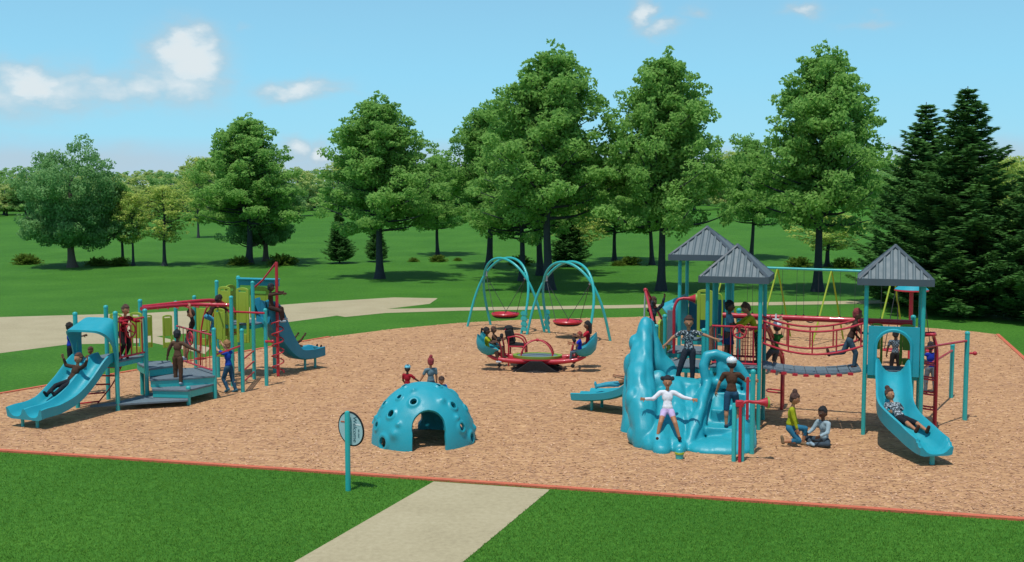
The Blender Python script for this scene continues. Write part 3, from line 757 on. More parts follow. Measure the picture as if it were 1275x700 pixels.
    if hat == 'cap':
        q = MB(); q.ell(W_(HC+Rh @ V3(0, -.004*h, .036*h)), (.076*h, .084*h, .066*h), Rh, 20, 12)
        q.ell(W_(HC+Rh @ V3(0, .085*h, .022*h)), (.05*h, .05*h, .010*h), Rh)
        put_remesh('cap', q, .01*h, M['cap_blue'], root, 2)
    # ---- clothes
    if top:
        t = MB(); k_ = 1.13
        t.ell(W_(P+T*.045*h), (.074*h*k_, .056*h*k_, .055*h*k_), Rt); t.ell(W_(bel[0]), tuple(x*k_ for x in bel[1]), Rt); t.ell(W_(che[0]), tuple(x*k_ for x in che[1]), Rt)
        t.cap(W_(J['L']['S']*.95+J['R']['S']*.05), W_(J['R']['S']*.95+J['L']['S']*.05), .040*h)
        for k in J:
            j = J[k]
            if sleeves == 'none': continue
            t.cap(W_(j['S']), W_(j['S'].lerp(j['E'], 1 if sleeves == 'long' else .62)), .038*h, .034*h)
            if sleeves == 'long': t.cap(W_(j['E']), W_(j['W']-(j['W']-j['E'])*.06), .031*h, .025*h)
        put_remesh('shirt', t, .011*h, cloth(*top), root, 3, lambda v: .0035*noise.noise(v*22))
    if bottom:
        t = MB(); k_ = 1.12
        t.ell(W_(P+T*.008*h), (.070*h*k_, .052*h*k_, .058*h*k_), Rt)
        if legs == 'skirt':
            dd = ((J['L']['K']+J['R']['K'])/2-P)
            t.loft([[W_(P+T*.02*h+(Rt @ V3(.075*h*math.cos(a), .06*h*math.sin(a), 0))) for a in [2*PI*i/20 for i in range(20)]],
                    [W_(P+dd*.75+(Rt @ V3(.125*h*math.cos(a), .105*h*math.sin(a), 0))) for a in [2*PI*i/20 for i in range(20)]]])
        else:
            for k in J:
                j = J[k]; e_ = 1 if legs in ('long', 'crop') else (.95 if legs == 'shorts' else .5)
                t.cap(W_(j['Hp']), W_(j['Hp'].lerp(j['K'], e_)), .057*h, .044*h)
                if legs in ('long', 'crop'): t.cap(W_(j['K']), W_(j['K'].lerp(j['A'], .94 if legs == 'long' else .45)), .044*h, .034*h)
        put_remesh('skirt' if legs == 'skirt' else ('trousers' if legs == 'long' else 'shorts'), t, .011*h, cloth(*bottom), root, 3, lambda v: .0035*noise.noise(v*20))
    if shoes:
        for k in J:
            j = J[k]; t = MB(); Rf = orient(j['f'], -j['sd'])
            t.cap(W_(j['A']-j['f']*.016*h+j['sd']*.014*h), W_(j['A']+j['f']*.074*h+j['sd']*.024*h), .031*h, .025*h)
            so_ = put_remesh('shoe', t, .009*h, cloth(*shoes), root, 2)
    return root
M['eye_white'] = new_mat('eye_white', (.32, .30, .28), .4)
M['helmet_white'] = new_mat('helmet_shell', s2l(225, 232, 235), .3, .02, 5., coat=.4)
M['cap_blue'] = new_mat('cap_cloth', s2l(110, 195, 215), .7, .05, 12.)
# ================================================================== LEFT PLAY STRUCTURE
def frame(deg):
    a = R(deg); return Vector((math.cos(a), -math.sin(a), 0)), Vector((math.sin(a), math.cos(a), 0))
def post(parent, p, top, r=.048, mat='teal_post', z0=-.25):
    m = MB(); p = Vector(p)
    o_ = m.lathe((p.x, p.y, 0), [(r, z0), (r, top-.02), (r*1.08, top-.018), (r*1.08, top+.01), (r*.85, top+.03), (r*.3, top+.042)], 16)
    return m.build('post', M[mat], parent)
def barrier(parent, p0, p1, z0, z1, n=6, r=.016, ring=None, name='barrier', rail=.022):
    p0 = Vector(p0); p1 = Vector(p1); m = MB()
    a = lambda t, z: Vector((p0.x+(p1.x-p0.x)*t, p0.y+(p1.y-p0.y)*t, z))
    m.tube([a(0, z0), a(1, z0)], rail, 8); m.tube([a(0, z1), a(1, z1)], rail, 8)
    for i in range(n):
        t = .08+.84*i/(n-1); m.tube([a(t, z0), a(t, z1)], r, 6)
    o_ = m.build(name, M['red'], parent)
    if ring:
        t, z, rr, side = ring; c = a(t, z); d = (p1-p0); nr = Vector((d.y, -d.x, 0)).normalized(); c += nr*side
        q = MB(); q.torus(c, nr, rr, .018)
        q.tube([c-nr*side, c], .02, 8)
        e = d.normalized()
        for an in (90, 210, 330):
            q.tube([c, c+(e*math.cos(R(an))+Vector((0, 0, 1))*math.sin(R(an)))*rr], .012, 6)
        q.build('steering_wheel', M['red'], o_)
    return o_
def deck(parent, poly, z, name='deck', th=.06, fascia='teal_post'):
    m = MB(); m.prism(poly, z-.035, z)
    o_ = m.build(name, M['deck'], parent, bevel=.006)
    q = MB(); c = sum((Vector((p[0], p[1], 0)) for p in poly), Vector())/len(poly)
    q.prism([c+(Vector((p[0], p[1], 0))-c)*.985 for p in poly], z-.13, z-.038)
    q.build('fascia', M[fascia], o_)
    return o_
def lime_panel(parent, p0, p1, z0, z1, holes=True, mat='lime', th=.035, narrow=.0):
    """moulded panel with rounded head, slots cut through"""
    p0 = Vector(p0); p1 = Vector(p1); d = p1-p0; d.z = 0; W_ = d.length; d.normalize(); nn = Vector((-d.y, d.x, 0))
    m = MB(); H_ = z1-z0; bw = W_*.2
    P = lambda a, z, o_: Vector((p0.x, p0.y, 0))+d*a+Vector((0, 0, z))+nn*o_
    def blk(a0, a1, b0, b1): m.box(P((a0+a1)/2, (b0+b1)/2, 0), (a1-a0, th, b1-b0), math.atan2(d.y, d.x))
    if holes:
        blk(0, bw, z0, z1-bw); blk(W_-bw, W_, z0, z1-bw); blk(bw+.004, W_-bw-.004, z0, z0+H_*.16); blk(bw+.004, W_-bw-.004, z0+H_*.36, z1-bw*1.6)
        an = [PI*i/8 for i in range(9)]
    else: blk(0, W_, z0, z1-bw)
    # rounded head
    out = [P(W_/2+W_/2*math.cos(a), z1-bw+bw*math.sin(a), -th/2) for a in [PI*i/10 for i in range(11)]]
    out2 = [p+nn*th for p in out]
    A = [m.bm.verts.new(p) for p in out]; B = [m.bm.verts.new(p) for p in out2]
    m.face(A, 0, False); m.face(B[::-1], 0, False)
    for i in range(len(A)):
        j = (i+1) % len(A); m.face([A[i], A[j], B[j], B[i]], 0, False)
    return m.build('play_panel', M[mat], parent, bevel=.008)
def slide_prof(w, hgt, lanes=1, th=.035):
    """U-shaped closed profile, lanes side by side"""
    hw = w/2; p = []
    p += [(-hw-.03, hgt), (-hw, hgt+.015)]
    lw = w/lanes
    for l in range(lanes):
        a = -hw+l*lw; b = a+lw
        for t in range(0, 9):
            x = a+.03+(lw-.06)*t/8; u_ = (t/8-.5)*2; p.append((x, hgt*.95*abs(u_)**3.2))
        if l < lanes-1: p.append((b, hgt*1.0))
    p += [(hw, hgt+.015), (hw+.03, hgt), (hw+.015, -.02), (hw*.8, -th-.02), (-hw*.8, -th-.02), (-hw-.015, -.02)]
    return p[::-1]
def arch_bar(m, a, b, top, r=.022, n=14, bulge=0.):
    a = Vector(a); b = Vector(b); mid = (a+b)/2; pts = []
    for i in range(n+1):
        t = PI*i/n; pts.append(mid+(a-mid)*math.cos(t)+Vector((0, 0, (top-mid.z)*math.sin(t)))); 
    m.tube(pts, r, 8)

u, v = frame(17)
L1 = G(147, 512); B = L1.copy()
def LP(a, b, z=0.): 
    p = L1+u*a+v*b; return Vector((p.x, p.y, z))
left = thing('play_structure', LP(0, 1), 'long low teal play structure with red bars, double slide at its front and lime panels', 'play structure')
S = left; w_ = 1.04
for (a, b, t) in ((0, 0, 2.15), (-w_, 0, 2.1), (-w_, w_, 2.15), (0, w_, 2.1)):
    post(S, LP(a, b), t)
deck(S, [LP(-w_+.03, .03), LP(-.03, .03), LP(-.03, w_-.03), LP(-w_+.03, w_-.03)], 1.08)
# double slide towards the viewer
c0 = LP(-w_/2, .06, 1.10)
path = spline([c0, c0-v*.25+Vector((0, 0, -.05)), c0-v*.75+Vector((0, 0, -.42)), c0-v*1.25+Vector((0, 0, -.70)), c0-v*1.62+Vector((-.05, 0, -.82)), c0-v*1.95+Vector((-.1, 0, -.84)), c0-v*2.12+Vector((-.12, 0, -.86))], 6)
m = MB(); m.sweep(path, slide_prof(.9, .17, 2)); dslide = m.build('double_slide', M['teal'], S, bevel=.0)
for dx in (-.18, .18):
    q = path[-6]; m = MB(); m.tube([(q.x+u.x*dx, q.y+u.y*dx, -.1), (q.x+u.x*dx, q.y+u.y*dx, q.z)], .035, 10); m.build('support_leg', M['teal_post'], dslide)
# moulded hood over the slide entrance
def hood(parent, c, uu, vv, wid, z0, z1, d0, d1, mat='teal'):
    n = 20; rows = []
    for k in range(6):
        t = k/5; ring = []
        for i in range(n+1):
            a = PI*i/n; ca, sa = math.cos(a), math.sin(a)
            x = math.copysign(abs(ca)**.36, ca)*wid/2*(1+.14*t); z = z0+(z1-z0-.22*t)*abs(sa)**.36
            dep = d0+(d1-d0)*t*(.25+.75*abs(sa)**.8)
            ring.append((x, dep, z))
        rows.append(ring)
    m = MB(); outer = [[c+uu*x-vv*dp+Vector((0, 0, z)) for x, dp, z in r] for r in rows]
    inner = [[c+uu*x*.92-vv*dp+Vector((0, 0, z-.045)) for x, dp, z in r] for r in rows]
    rings = outer+inner[::-1]
    R_ = [m.ring(r) for r in rings]
    for a, b in zip(R_, R_[1:]+R_[:1]):
        for i in range(n): m.face([a[i], a[i+1], b[i+1], b[i]])
    return m.build('slide_hood', M[mat], parent)
hood(S, Vector((c0.x, c0.y, 0)), u, v, .98, 1.12, 2.03, -.04, .5)
barrier(S, LP(0, .06), LP(0, w_-.06), 1.16, 1.95, 5, ring=(.42, 1.72, .16, .05))
# climbing ladder left under the slide
m = MB()
lad0, lad1 = G(93, 507), LP(-w_+.2, w_*.5)
A_, B_ = G(91, 507), G(121, 503)
for p, q in ((A_, LP(-w_+.12, .5, 1.0)), (B_, LP(-.2, .5, 1.0))): m.tube(spline([p, (p+q)/2+Vector((0, .12, -.05)), q], 6), .016, 8)
for k in range(5):
    t = .06+.2*k; m.tube([A_.lerp(LP(-w_+.12, .5, 1.0), t)+Vector((0, .08*math.sin(PI*t), 0)), B_.lerp(LP(-.2, .5, 1.0), t)+Vector((0, .08*math.sin(PI*t), 0))], .018, 8)
m.build('rung_ladder', M['red'], S)
lime_panel(S, LP(-w_+.1, w_), LP(-w_+.42, w_), 1.12, 2.02)
lime_panel(S, LP(-.4, w_), LP(-.08, w_), 1.12, 2.06)
# stepped platforms to the right of the first deck
Q = lambda px, py, z: G(px, py, z)
tiers = [
    (.17, [Q(112, 505, .17), Q(234, 497.5, .17), Q(236, 488, .17), Q(192, 488, .17), Q(150, 499, .17)]),
    (.37, [Q(189, 484.5, .37), Q(234, 485.5, .37), Q(269, 477, .37), Q(262, 468, .37), Q(189, 470, .37)]),
    (.56, [Q(186, 472.5, .56), Q(240, 470, .56), Q(268, 467.5, .56), Q(262, 458, .56), Q(186, 458, .56)]),
    (.76, [Q(186, 459, .76), Q(216, 455, .76), Q(212, 449, .76), Q(170, 450, .76), Q(173, 453, .76)])]
for i, (z, poly) in enumerate(tiers):
    m = MB(); m.prism(poly, z-.045, z); st = m.build('step', M['deck'], S, bevel=.006)
    m = MB()
    c = sum(poly, Vector())/len(poly)
    if i > 0: m.prism([c+(p-c)*.97 for p in poly], z-.19, z-.048); m.build('riser', M['teal_post'], st)
for (px, py, t) in ((177.5, 492, 2.23), (235, 505, .40), (268, 497, 1.62), (221, 476, 2.02)):
    post(S, G(px, py), t)
barrier(S, G(222, 480), G(266, 496.5), .66, 1.48, 9, r=.010, ring=(.45, 1.28, .15, .05))
m = MB(); m.tube([G(250, 476)+Vector((0, 0, z)) for z in (0, .9)], .02, 8)
for z in (.35, .6): m.torus(G(250, 476)+Vector((0, 0, z)), (0, 0, 1), .13, .015)
m.build('loop_climber', M['red'], S)
# lime panels of the middle bay
for (x0, x1, yb, z0, z1) in ((183, 191, 470, .62, 1.62), (204, 216, 470, .62, 1.62)):
    a = G(x0, yb); b = G(x1, yb-1); lime_panel(S, a, b, z0+.15, z1)
# middle posts
p2 = G(244, 464); p3 = G(290, 482); p4 = G(302.5, 489); p5 = G(332, 481)
for p, t in ((p2, 2.02), (p3, 2.21), (p4, 1.5), (p5, 1.89)): post(S, p, t)
# overhead ladder (monkey bars)
oa0, oa1 = at(183, 384, 25.2), at(291, 382.5, 27.0); ob0, ob1 = at(172, 379.5, 26.2), at(284, 378, 28.0)
m = MB()
cA = at(236, 379.5, 26.2)
m.tube(spline([at(176, 384.5, 24.7), cA, at(290, 380, 26.4)], 6), .045, 10); m.tube(spline([at(174, 382.5, 25.6), cA+v*.85+Vector((0, 0, .03)), at(281, 379.5, 27.6)], 6), .045, 10)
for k in range(9):
    t = .06+.11*k; a = at(176, 384.5, 24.7).lerp(at(290, 380, 26.4), t); b = at(174, 382.5, 25.6).lerp(at(281, 379.5, 27.6), t); a.z -= .02; b.z -= .02
    m.tube([a, b], .018, 8)
m.build('overhead_ladder', M['red'], S)
# tall tower with the second slide
T8 = G(316.7, 473)
def TP(a, b, z=0.): p = T8+u*a+v*b; return Vector((p.x, p.y, z))
for (a, b, t) in ((0, 0, 2.49), (-w_, 0, 2.49), (-w_, w_, 2.53), (0, w_, 1.75)): post(S, TP(a, b), t)
deck(S, [TP(-w_+.03, .03), TP(-.03, .03), TP(-.03, w_-.03), TP(-w_+.03, w_-.03)], 1.42)
m = MB(); m.box(TP(-w_/2+.1, w_, 2.40), (w_*1.15, .05, .16), -R(17)); m.box(TP(-w_/2+.1, w_-.05, 2.50), (w_*1.15, .22, .04), -R(17)); m.build('header_beam', M['teal'], S, bevel=.01)
lime_panel(S, TP(-w_+.06, -.03), TP(-.62, -.03), .85, 2.38); lime_panel(S, TP(-.46, -.03), TP(-.10, -.03), .95, 2.36)
lime_panel(S, TP(-w_-.03, w_-.1), TP(-w_-.03, .4), 1.0, 2.36, mat='lime')
lime_panel(S, TP(-.7, w_), TP(-.1, w_), 1.46, 2.3)
lime_panel(S, G(244, 464)+u*.06, G(244, 464)+u*.46, .75, 1.85)
lime_panel(S, G(256, 462)+u*.06+v*.2, G(256, 462)+u*.5+v*.2, .75, 1.6)
lime_panel(S, p3-v*.1-u*.42, p3-v*.1-u*.12, .75, 1.95)
# second slide, seen from its side
s0 = TP(-.02, w_*.5, 1.50); e0 = G(397, 444, .3); dd = (e0-s0); dd.z = 0; Ld = dd.length; dd.normalize()
path = spline([s0, s0+dd*.12+Vector((0, 0, -.06)), s0+dd*Ld*.28+Vector((0, 0, -.66)), s0+dd*Ld*.52+Vector((0, 0, -1.08)), s0+dd*Ld*.78+Vector((0, 0, -1.15)), s0+dd*Ld*1.0+Vector((0, 0, -1.12))], 6)
m = MB(); m.sweep(path, slide_prof(.50, .24, 1), scale=[(1, 2.2-1.3*min(1, i/18)) for i in range(len(path))]); sl2 = m.build('curved_slide', M['teal_shaded'], S)
for k in (-3, -8):
    q = path[k]; m = MB(); m.tube([(q.x, q.y, -.1), (q.x, q.y, q.z-.02)], .035, 10); m.build('support_leg', M['teal_post'], sl2)
# linking bars
m = MB()
m.tube([at(284, 388, 26.7), at(329, 390, 26.3)], .025, 8); m.tube([G(268, 497)+Vector((0, 0, 1.02)), G(300, 489)+Vector((0, 0, 1.12))], .022, 8)
m.build('turning_bar', M['red'], S)
m = MB()
for y_ in (.25, .52, .79): m.tube([G(303, 489)+Vector((0, 0, y_)), TP(0, 0, y_-.04)], .02, 8)
m.build('rung_bar', M['red'], S)
m = MB(); c = G(332, 481)+Vector((.0, -.05, 1.12)); m.tube([c, c+Vector((.16, -.02, 0))], .03, 8); m.ell(c+Vector((.18, -.02, 0)), .045); m.build('hand_knob', M['red'], S)
# arched loop climber in the middle
m = MB()
for dx in (0, .35):
    a = G(250, 466)+u*dx*.2+v*dx; b = a+u*1.0
    arch_bar(m, a+Vector((0, 0, .6)), b+Vector((0, 0, .4)), 1.95)
for k in range(1, 7):
    t = PI*k/7; a = G(250, 466); mid = a+u*.5+Vector((0, 0, .5)); p = mid-u*.5*math.cos(t)+Vector((0, 0, 1.45*math.sin(t))); m.tube([p, p+v*.35+u*.07], .016, 8)
m.build('arch_climber', M['red'], S)
# spiral pole
sp = G(346.5, 469.5); H_ = 2.98
m = MB(); m.tube([sp+Vector((0, 0, z)) for z in (-.1, 1.5, H_)], .04, 10)
m.tube([sp+Vector((0, 0, H_)), at(327, 349, 28.), at(318, 357, 28.1), at(314, 359, 28.2)], .024, 8)
sc = m.build('spiral_climber', M['red'], S)
m = MB(); hx = [sp+Vector((.15*math.cos(t), .15*math.sin(t), .12+1.4*t/(2*PI*5))) for t in [2*PI*5*i/110 for i in range(111)]]
m.tube(hx, .017, 6); m.build('spiral_rail', M['red'], sc)
for k in range(5):
    pass
# ================================================================== DOME CLIMBER
dc = G(527, 548.5); RD = 1.0; HD = 1.13
dome = thing('dome_climber', dc, 'teal moulded half-dome climber full of round holes, with an arched doorway', 'climbing dome')
def dome_mesh():
    nu, nv = 300, 96; rr = random.Random(12)
    # direction from the middle of the dome to the viewer gives the doorway
    dv = Vector((-dc.x, -dc.y, 0)).normalized(); a0 = math.atan2(dv.y, dv.x)+.12
    def pix(px, py):                              # surface direction under a feature
        d = ray(px, py).normalized(); o = Vector((0, 0, CAM_H))-dc
        # ellipsoid intersection
        k = Vector((1/RD, 1/RD, 1/HD)); od = Vector([o[i]*k[i] for i in range(3)]); dd = Vector([d[i]*k[i] for i in range(3)])
        A = dd.dot(dd); Bq = 2*od.dot(dd); Cq = od.dot(od)-1; disc = Bq*Bq-4*A*Cq
        if disc < 0: return None
        t = (-Bq-math.sqrt(disc))/(2*A); return (od+dd*t).normalized()
    holes = [(515, 501, .085), (487, 515.5, .09), (497.5, 495, .065), (564, 505.5, .085), (575, 532, .09), (479, 503, .07), (469.5, 530, .085), (477, 551, .12), (546, 481, .06), (504, 482, .06), (580, 508, .06), (587, 545, .10)]
    bumps = [(496, 529, .05), (491, 541, .085), (550, 499, .07), (569, 521, .055), (482, 492, .06), (468, 520, .05), (575, 495, .05), (515, 487, .05), (590, 533, .06)]
    H = [(pix(x, y), r*.76) for x, y, r in holes]; Bm = [(pix(x, y), r) for x, y, r in bumps]
    H = [h for h in H if h[0]]; Bm = [b for b in Bm if b[0]]
    for i in range(14):                             # the far half
        a = a0+PI+rr.uniform(-1.4, 1.4); e = rr.uniform(.15, 1.0); d = Vector((math.cos(a)*math.cos(e), math.sin(a)*math.cos(e), math.sin(e)))
        if all((d-h[0]).length > .3 for h in H): H.append((d, rr.uniform(.07, .11)))
    me = bmesh.new(); grid = {}
    for j in range(nv+1):
        e = j/nv*PI/2
        for i in range(nu):
            a = 2*PI*i/nu; d = Vector((math.cos(a)*math.cos(e), math.sin(a)*math.cos(e), math.sin(e)))
            r = 1.
            for h, q in H:
                x = (d-h).length
                if x < q*2.2: r += .030*math.exp(-((x-q*1.25)/(q*.45))**2)
            for h, q in Bm:
                x = (d-h).length
                if x < q*3: r += .05*math.exp(-(x/q)**2)
            r += .012*noise.noise(d*2.3)
            # vertical lower part
            p = Vector((d.x*RD*r, d.y*RD*r, d.z*HD*r))
            ee = e; k = 1-.10*math.exp(-((ee)/.25)**2)*0
            grid[j, i] = (me.verts.new(p), d)
    def inside_hole(d):
        for h, q in H:
            if (d-h).length < q: return True
        return False
    def door(d, p):
        for aa, w_, ht in ((a0, .315, .74), (a0+PI+.15, .17, .42), (a0+PI*.5+.2, .22, .33), (a0-PI*.55, .22, .33)):
            ax = Vector((math.cos(aa), math.sin(aa), 0)); s = Vector((-ax.y, ax.x, 0))
            if p.dot(ax) > .3:
                x = p.dot(s); z = p.z
                if abs(x) < w_ and z < ht-w_+math.sqrt(max(0, w_*w_-x*x)): return True
        return False
    for j in range(nv):
        for i in range(nu):
            q = [grid[j, i], grid[j, (i+1) % nu], grid[j+1, (i+1) % nu], grid[j+1, i]]
            d = sum((x[1] for x in q), Vector())/4; p = sum((x[0].co for x in q), Vector())/4
            if inside_hole(d) or door(d, p): continue
            try: f = me.faces.new([x[0] for x in q]); f.smooth = True
            except ValueError: pass
    bmesh.ops.remove_doubles(me, verts=me.verts[:], dist=.001)
    for vv in [x for x in me.verts if not x.link_faces]: me.verts.remove(vv)
    # relax the cut edges
    be = [x for x in me.verts if x.is_boundary and x.co.z > .03]
    for _ in range(6):
        nw = {}
        for x in be:
            nb = [e.other_vert(x) for e in x.link_edges if e.is_boundary]
            if len(nb) == 2: nw[x] = x.co*.4+(nb[0].co+nb[1].co)*.3
        for x, c in nw.items(): x.co = c
    me.transform(Matrix.Translation(dc)); return me
mb = MB(); mb.bm = dome_mesh(); sh = mb.build('shell', M['teal'], dome, auto=0)
s_ = sh.modifiers.new('thick', 'SOLIDIFY'); s_.thickness = .07; s_.offset = -1
b_ = sh.modifiers.new('soft', 'BEVEL'); b_.width = .02; b_.segments = 3; b_.limit_method = 'ANGLE'; b_.angle_limit = R(55)

# ================================================================== WELCOME SIGN
sg = G(433.5, 611)
sign = thing('welcome_sign', sg, 'small oval welcome sign with a black rim on a teal pole in the front lawn', 'sign')
pole_top = 1.0+.29
m = MB(); m.lathe((sg.x, sg.y, 0), [(.043, -.2), (.043, 1.24), (.036, 1.27), (.015, 1.285)], 16); m.build('pole', M['teal_post'], sign)
sd = Vector((.86, -.51, 0)).normalized(); sn = Vector((-sd.y, sd.x, 0)); sn = -sn if sn.y > 0 else sn
disc_c = Vector((sg.x, sg.y, .985))+Vector((.015, 0, 0))-sn*.07
def ov(a, rx=.245, rz=.265, o_=0.): 
    return disc_c+sd*rx*math.cos(a)+(Vector((0, 0, 1))-sd*.10)*rz*math.sin(a)+sn*o_
m = MB(); m.loft([[ov(2*PI*i/48, o_=-.012) for i in range(48)], [ov(2*PI*i/48, o_=.012) for i in range(48)]]); pan = m.build('sign_panel', M['sign'], sign)
m = MB(); m.tube([ov(2*PI*i/48) for i in range(49)], .016, 8, closed=True); m.build('rim', M['black'], sign)
def text(body, loc, size, xdir, updir, mat, parent, name, depth=.001):
    cu = bpy.data.curves.new('t', 'FONT'); cu.body = body; cu.size = size; cu.align_x = 'CENTER'; cu.align_y = 'CENTER'; cu.extrude = depth
    o = bpy.data.objects.new('t', cu); COL.objects.link(o)
    x = Vector(xdir).normalized(); y = Vector(updir).normalized(); z = x.cross(y)
    dg = bpy.context.evaluated_depsgraph_get(); me = bpy.data.meshes.new_from_object(o.evaluated_get(dg), depsgraph=dg)
    bpy.data.objects.remove(o)
    mt = Matrix((x, y, z)).transposed().to_4x4(); mt.translation = Vector(loc)
    me.transform(mt); me.transform(pmat(parent).inverted()); me.name = name
    return link_mesh(name, me, parent, mat)
zz = Vector((0, 0, 1))
# lettering runs down the panel
text('Welcome', disc_c+sd*.085+sn*.0145, .105, -zz, sd, M['sign_text'], pan, 'lettering')
text('to our', disc_c+sd*.165+sn*.0145-zz*.06, .055, -zz, sd, M['sign_text'], pan, 'lettering')
m = MB(); m.box(disc_c-sd*.15+zz*.10+sn*.014, (.10, .004, .022), math.atan2(sd.y, sd.x)); m.build('orange_bar', M['orange'], pan)
m = MB(); m.box(disc_c+sd*.15+zz*.08+sn*.014, (.10, .004, .02), math.atan2(sd.y, sd.x)); m.build('pale_bar', M['white'], pan)

# ================================================================== ARCH SWINGS
A = [(G(582, 407), G(649, 416)), (G(611, 405), G(678, 414)), (G(656, 417), G(731, 427.5)), (G(684, 415), G(760, 425))]
cen = sum((a+b for a, b in A), Vector())/8
frm = thing('arch_swing_frame', cen, 'teal frame of two linked pairs of tall crossing arches carrying round red seats', 'swing frame')
curves = []
for i, (a, b) in enumerate(A):
    pa, pb = A[i ^ 1]; mid = (a+b)/2; om = (pa+pb)/2; lean = (om-mid)*.70; H_ = 2.52
    pts = []
    for k in range(29):
        t = PI*k/28; st = math.sin(t); s_ = max(0, st)**.62
        cx = math.copysign(abs(math.cos(t))**1., math.cos(t))
        pts.append(mid+(a-mid)*cx+lean*s_+Vector((0, 0, H_*s_)))
    curves.append(pts); m = MB(); m.tube([pts[0]-Vector((0, 0, .2))]+pts+[pts[-1]-Vector((0, 0, .2))], .045, 12); m.build('arch', M['teal_post'], frm)
for i in (0, 2):
    for ks in (6, 22):
        a = min(curves[i], key=lambda p: abs(p.z-2.05)+(0 if (curves[i].index(p) < 14) == (ks < 14) else 9)); b = curves[i+1][curves[i].index(a)]
        m = MB(); m.tube([a, b], .035, 10); cb = m.build('crossbar', M['teal_post'], frm)
        c = (a+b)/2; m = MB(); m.tube([c, c-Vector((0, 0, .16))], .022, 8); m.ell(c-Vector((0, 0, .18)), .035); m.build('hanger', M['steel'], cb)
        if ks == 6: h0 = c-Vector((0, 0, .2))
        else: h1 = c-Vector((0, 0, .2))
    ctr = (A[i][0]+A[i][1]+A[i+1][0]+A[i+1][1])/4; ctr = ctr.copy(); ctr.z = .46
    sw = thing('disc_swing', ctr, ['red dished disc swing seat hanging in the left pair of arches', None, 'red dished disc swing seat hanging in the right pair of arches'][i], 'swing seat', 'round red swing seats')
    m = MB(); m.lathe(ctr-Vector((0, 0, 0)), [(.02, -.03), (.25, -.03), (.40, -.0), (.47, .06), (.50, .10), (.47, .135), (.40, .11), (.25, .06), (.02, .045)], 32)
    m.build('seat', M['red'], sw)
    m = MB(); m.lathe(ctr, [(.1, -.045), (.36, -.04), (.46, .02), (.44, .03), (.1, -.025)], 32); m.build('underside', M['black'], sw)
    e = (A[i][1]-A[i][0]).normalized(); f = Vector((-e.y, e.x, 0))
    m = MB()
    for hh, s in ((h0, -1), (h1, 1)):
        for t in (-1, 1):
            m.tube([hh, ctr+e*s*.26+f*t*.30+Vector((0, 0, .11))], .010, 6)
    m.build('chain', M['chain'], sw)
for (a, b) in ((A[0][1], A[2][0]), (A[1][1], A[3][0])):
    m = MB(); 
    n_ = (b-a); 
    for z in (.12, .3, .48, .66): m.slab(a, b, (z, z+.10), .05)
    m.slab(a.lerp(b, .15), b.lerp(a, .15), (.12, .80), .03)
    m.build('link_plate', M['teal_post'], frm)

# ================================================================== SEESAW
sc_ = G(669, 460); sx = Vector((1, -.10, 0)).normalized(); sy = Vector((.10, 1, 0)).normalized()
def SP(x, y, z): return Vector((sc_.x, sc_.y, 0))+sx*x+sy*y+Vector((0, 0, z))
see = thing('seesaw', sc_, 'red rocking seesaw with teal bucket seats at both ends and a low cage of bars', 'seesaw')
m = MB(); m.lathe(SP(0, 0, 0), [(.72, .0), (.66, .02), (.42, .16), (.26, .26), (.1, .3)], 28); m.build('rubber_base', M['black'], see)
for s in (-1, 1):
    m = MB(); y_ = s*.56; fr = [SP(x, y_-.03, z) for x, z in ((-.68, 0), (.68, 0), (.5, .07), (.16, .30), (-.16, .30), (-.5, .07))]; m.loft([fr, [p+sy*.06 for p in fr]]); m.build('end_plate', M['black'], see, bevel=.01)
m = MB()
rail = lambda y: spline([SP(-1.32, y, .46), SP(-1.08, y, .34), SP(-.6, y, .28), SP(0, y*.8, .26), SP(.6, y, .28), SP(1.08, y, .34), SP(1.32, y, .44)], 6)
for y in (-.42, .42): m.tube(rail(y), [.035+.035*math.sin(PI*i/36) for i in range(37)], 10)
for x in (-1.1, -.7, .7, 1.1): m.tube([SP(x, -.42, .27 if abs(x) < 1 else .32), SP(x, .42, .27 if abs(x) < 1 else .32)], .03, 8)
hull = [SP(x*1., y*1., .24-.0) for x, y in ()]
m.loft([[SP(.78*math.cos(a)*k, .5*math.sin(a)*k, z) for a in [2*PI*i/32 for i in range(32)]] for k, z in ((.55, .20), (.85, .24), (1., .30), (1., .33))])
m.build('frame', M['red'], see)
m = MB(); m.loft([[SP(.66*math.cos(a)*k, .46*math.sin(a)*k, z) for a in [2*PI*i/32 for i in range(32)]] for k, z in ((1, .335), (1.02, .40), (.86, .40), (.84, .36))]); m.build('platform_ring', M['green_knob'], see)
m = MB(); m.loft([[SP(.55*math.cos(a), .37*math.sin(a), z) for a in [2*PI*i/32 for i in range(32)]] for z in (.34, .385)]); m.build('platform', M['deck'], see)
m = MB()
for an in (25, 155): 
    d = sx*math.cos(R(an))+sy*math.sin(R(an)); arch_bar(m, SP(0, 0, .38)-d*.47, SP(0, 0, .38)+d*.47, .80, .02)
m.ell(SP(0, 0, .80), .045); m.build('cage_bar', M['red'], see)
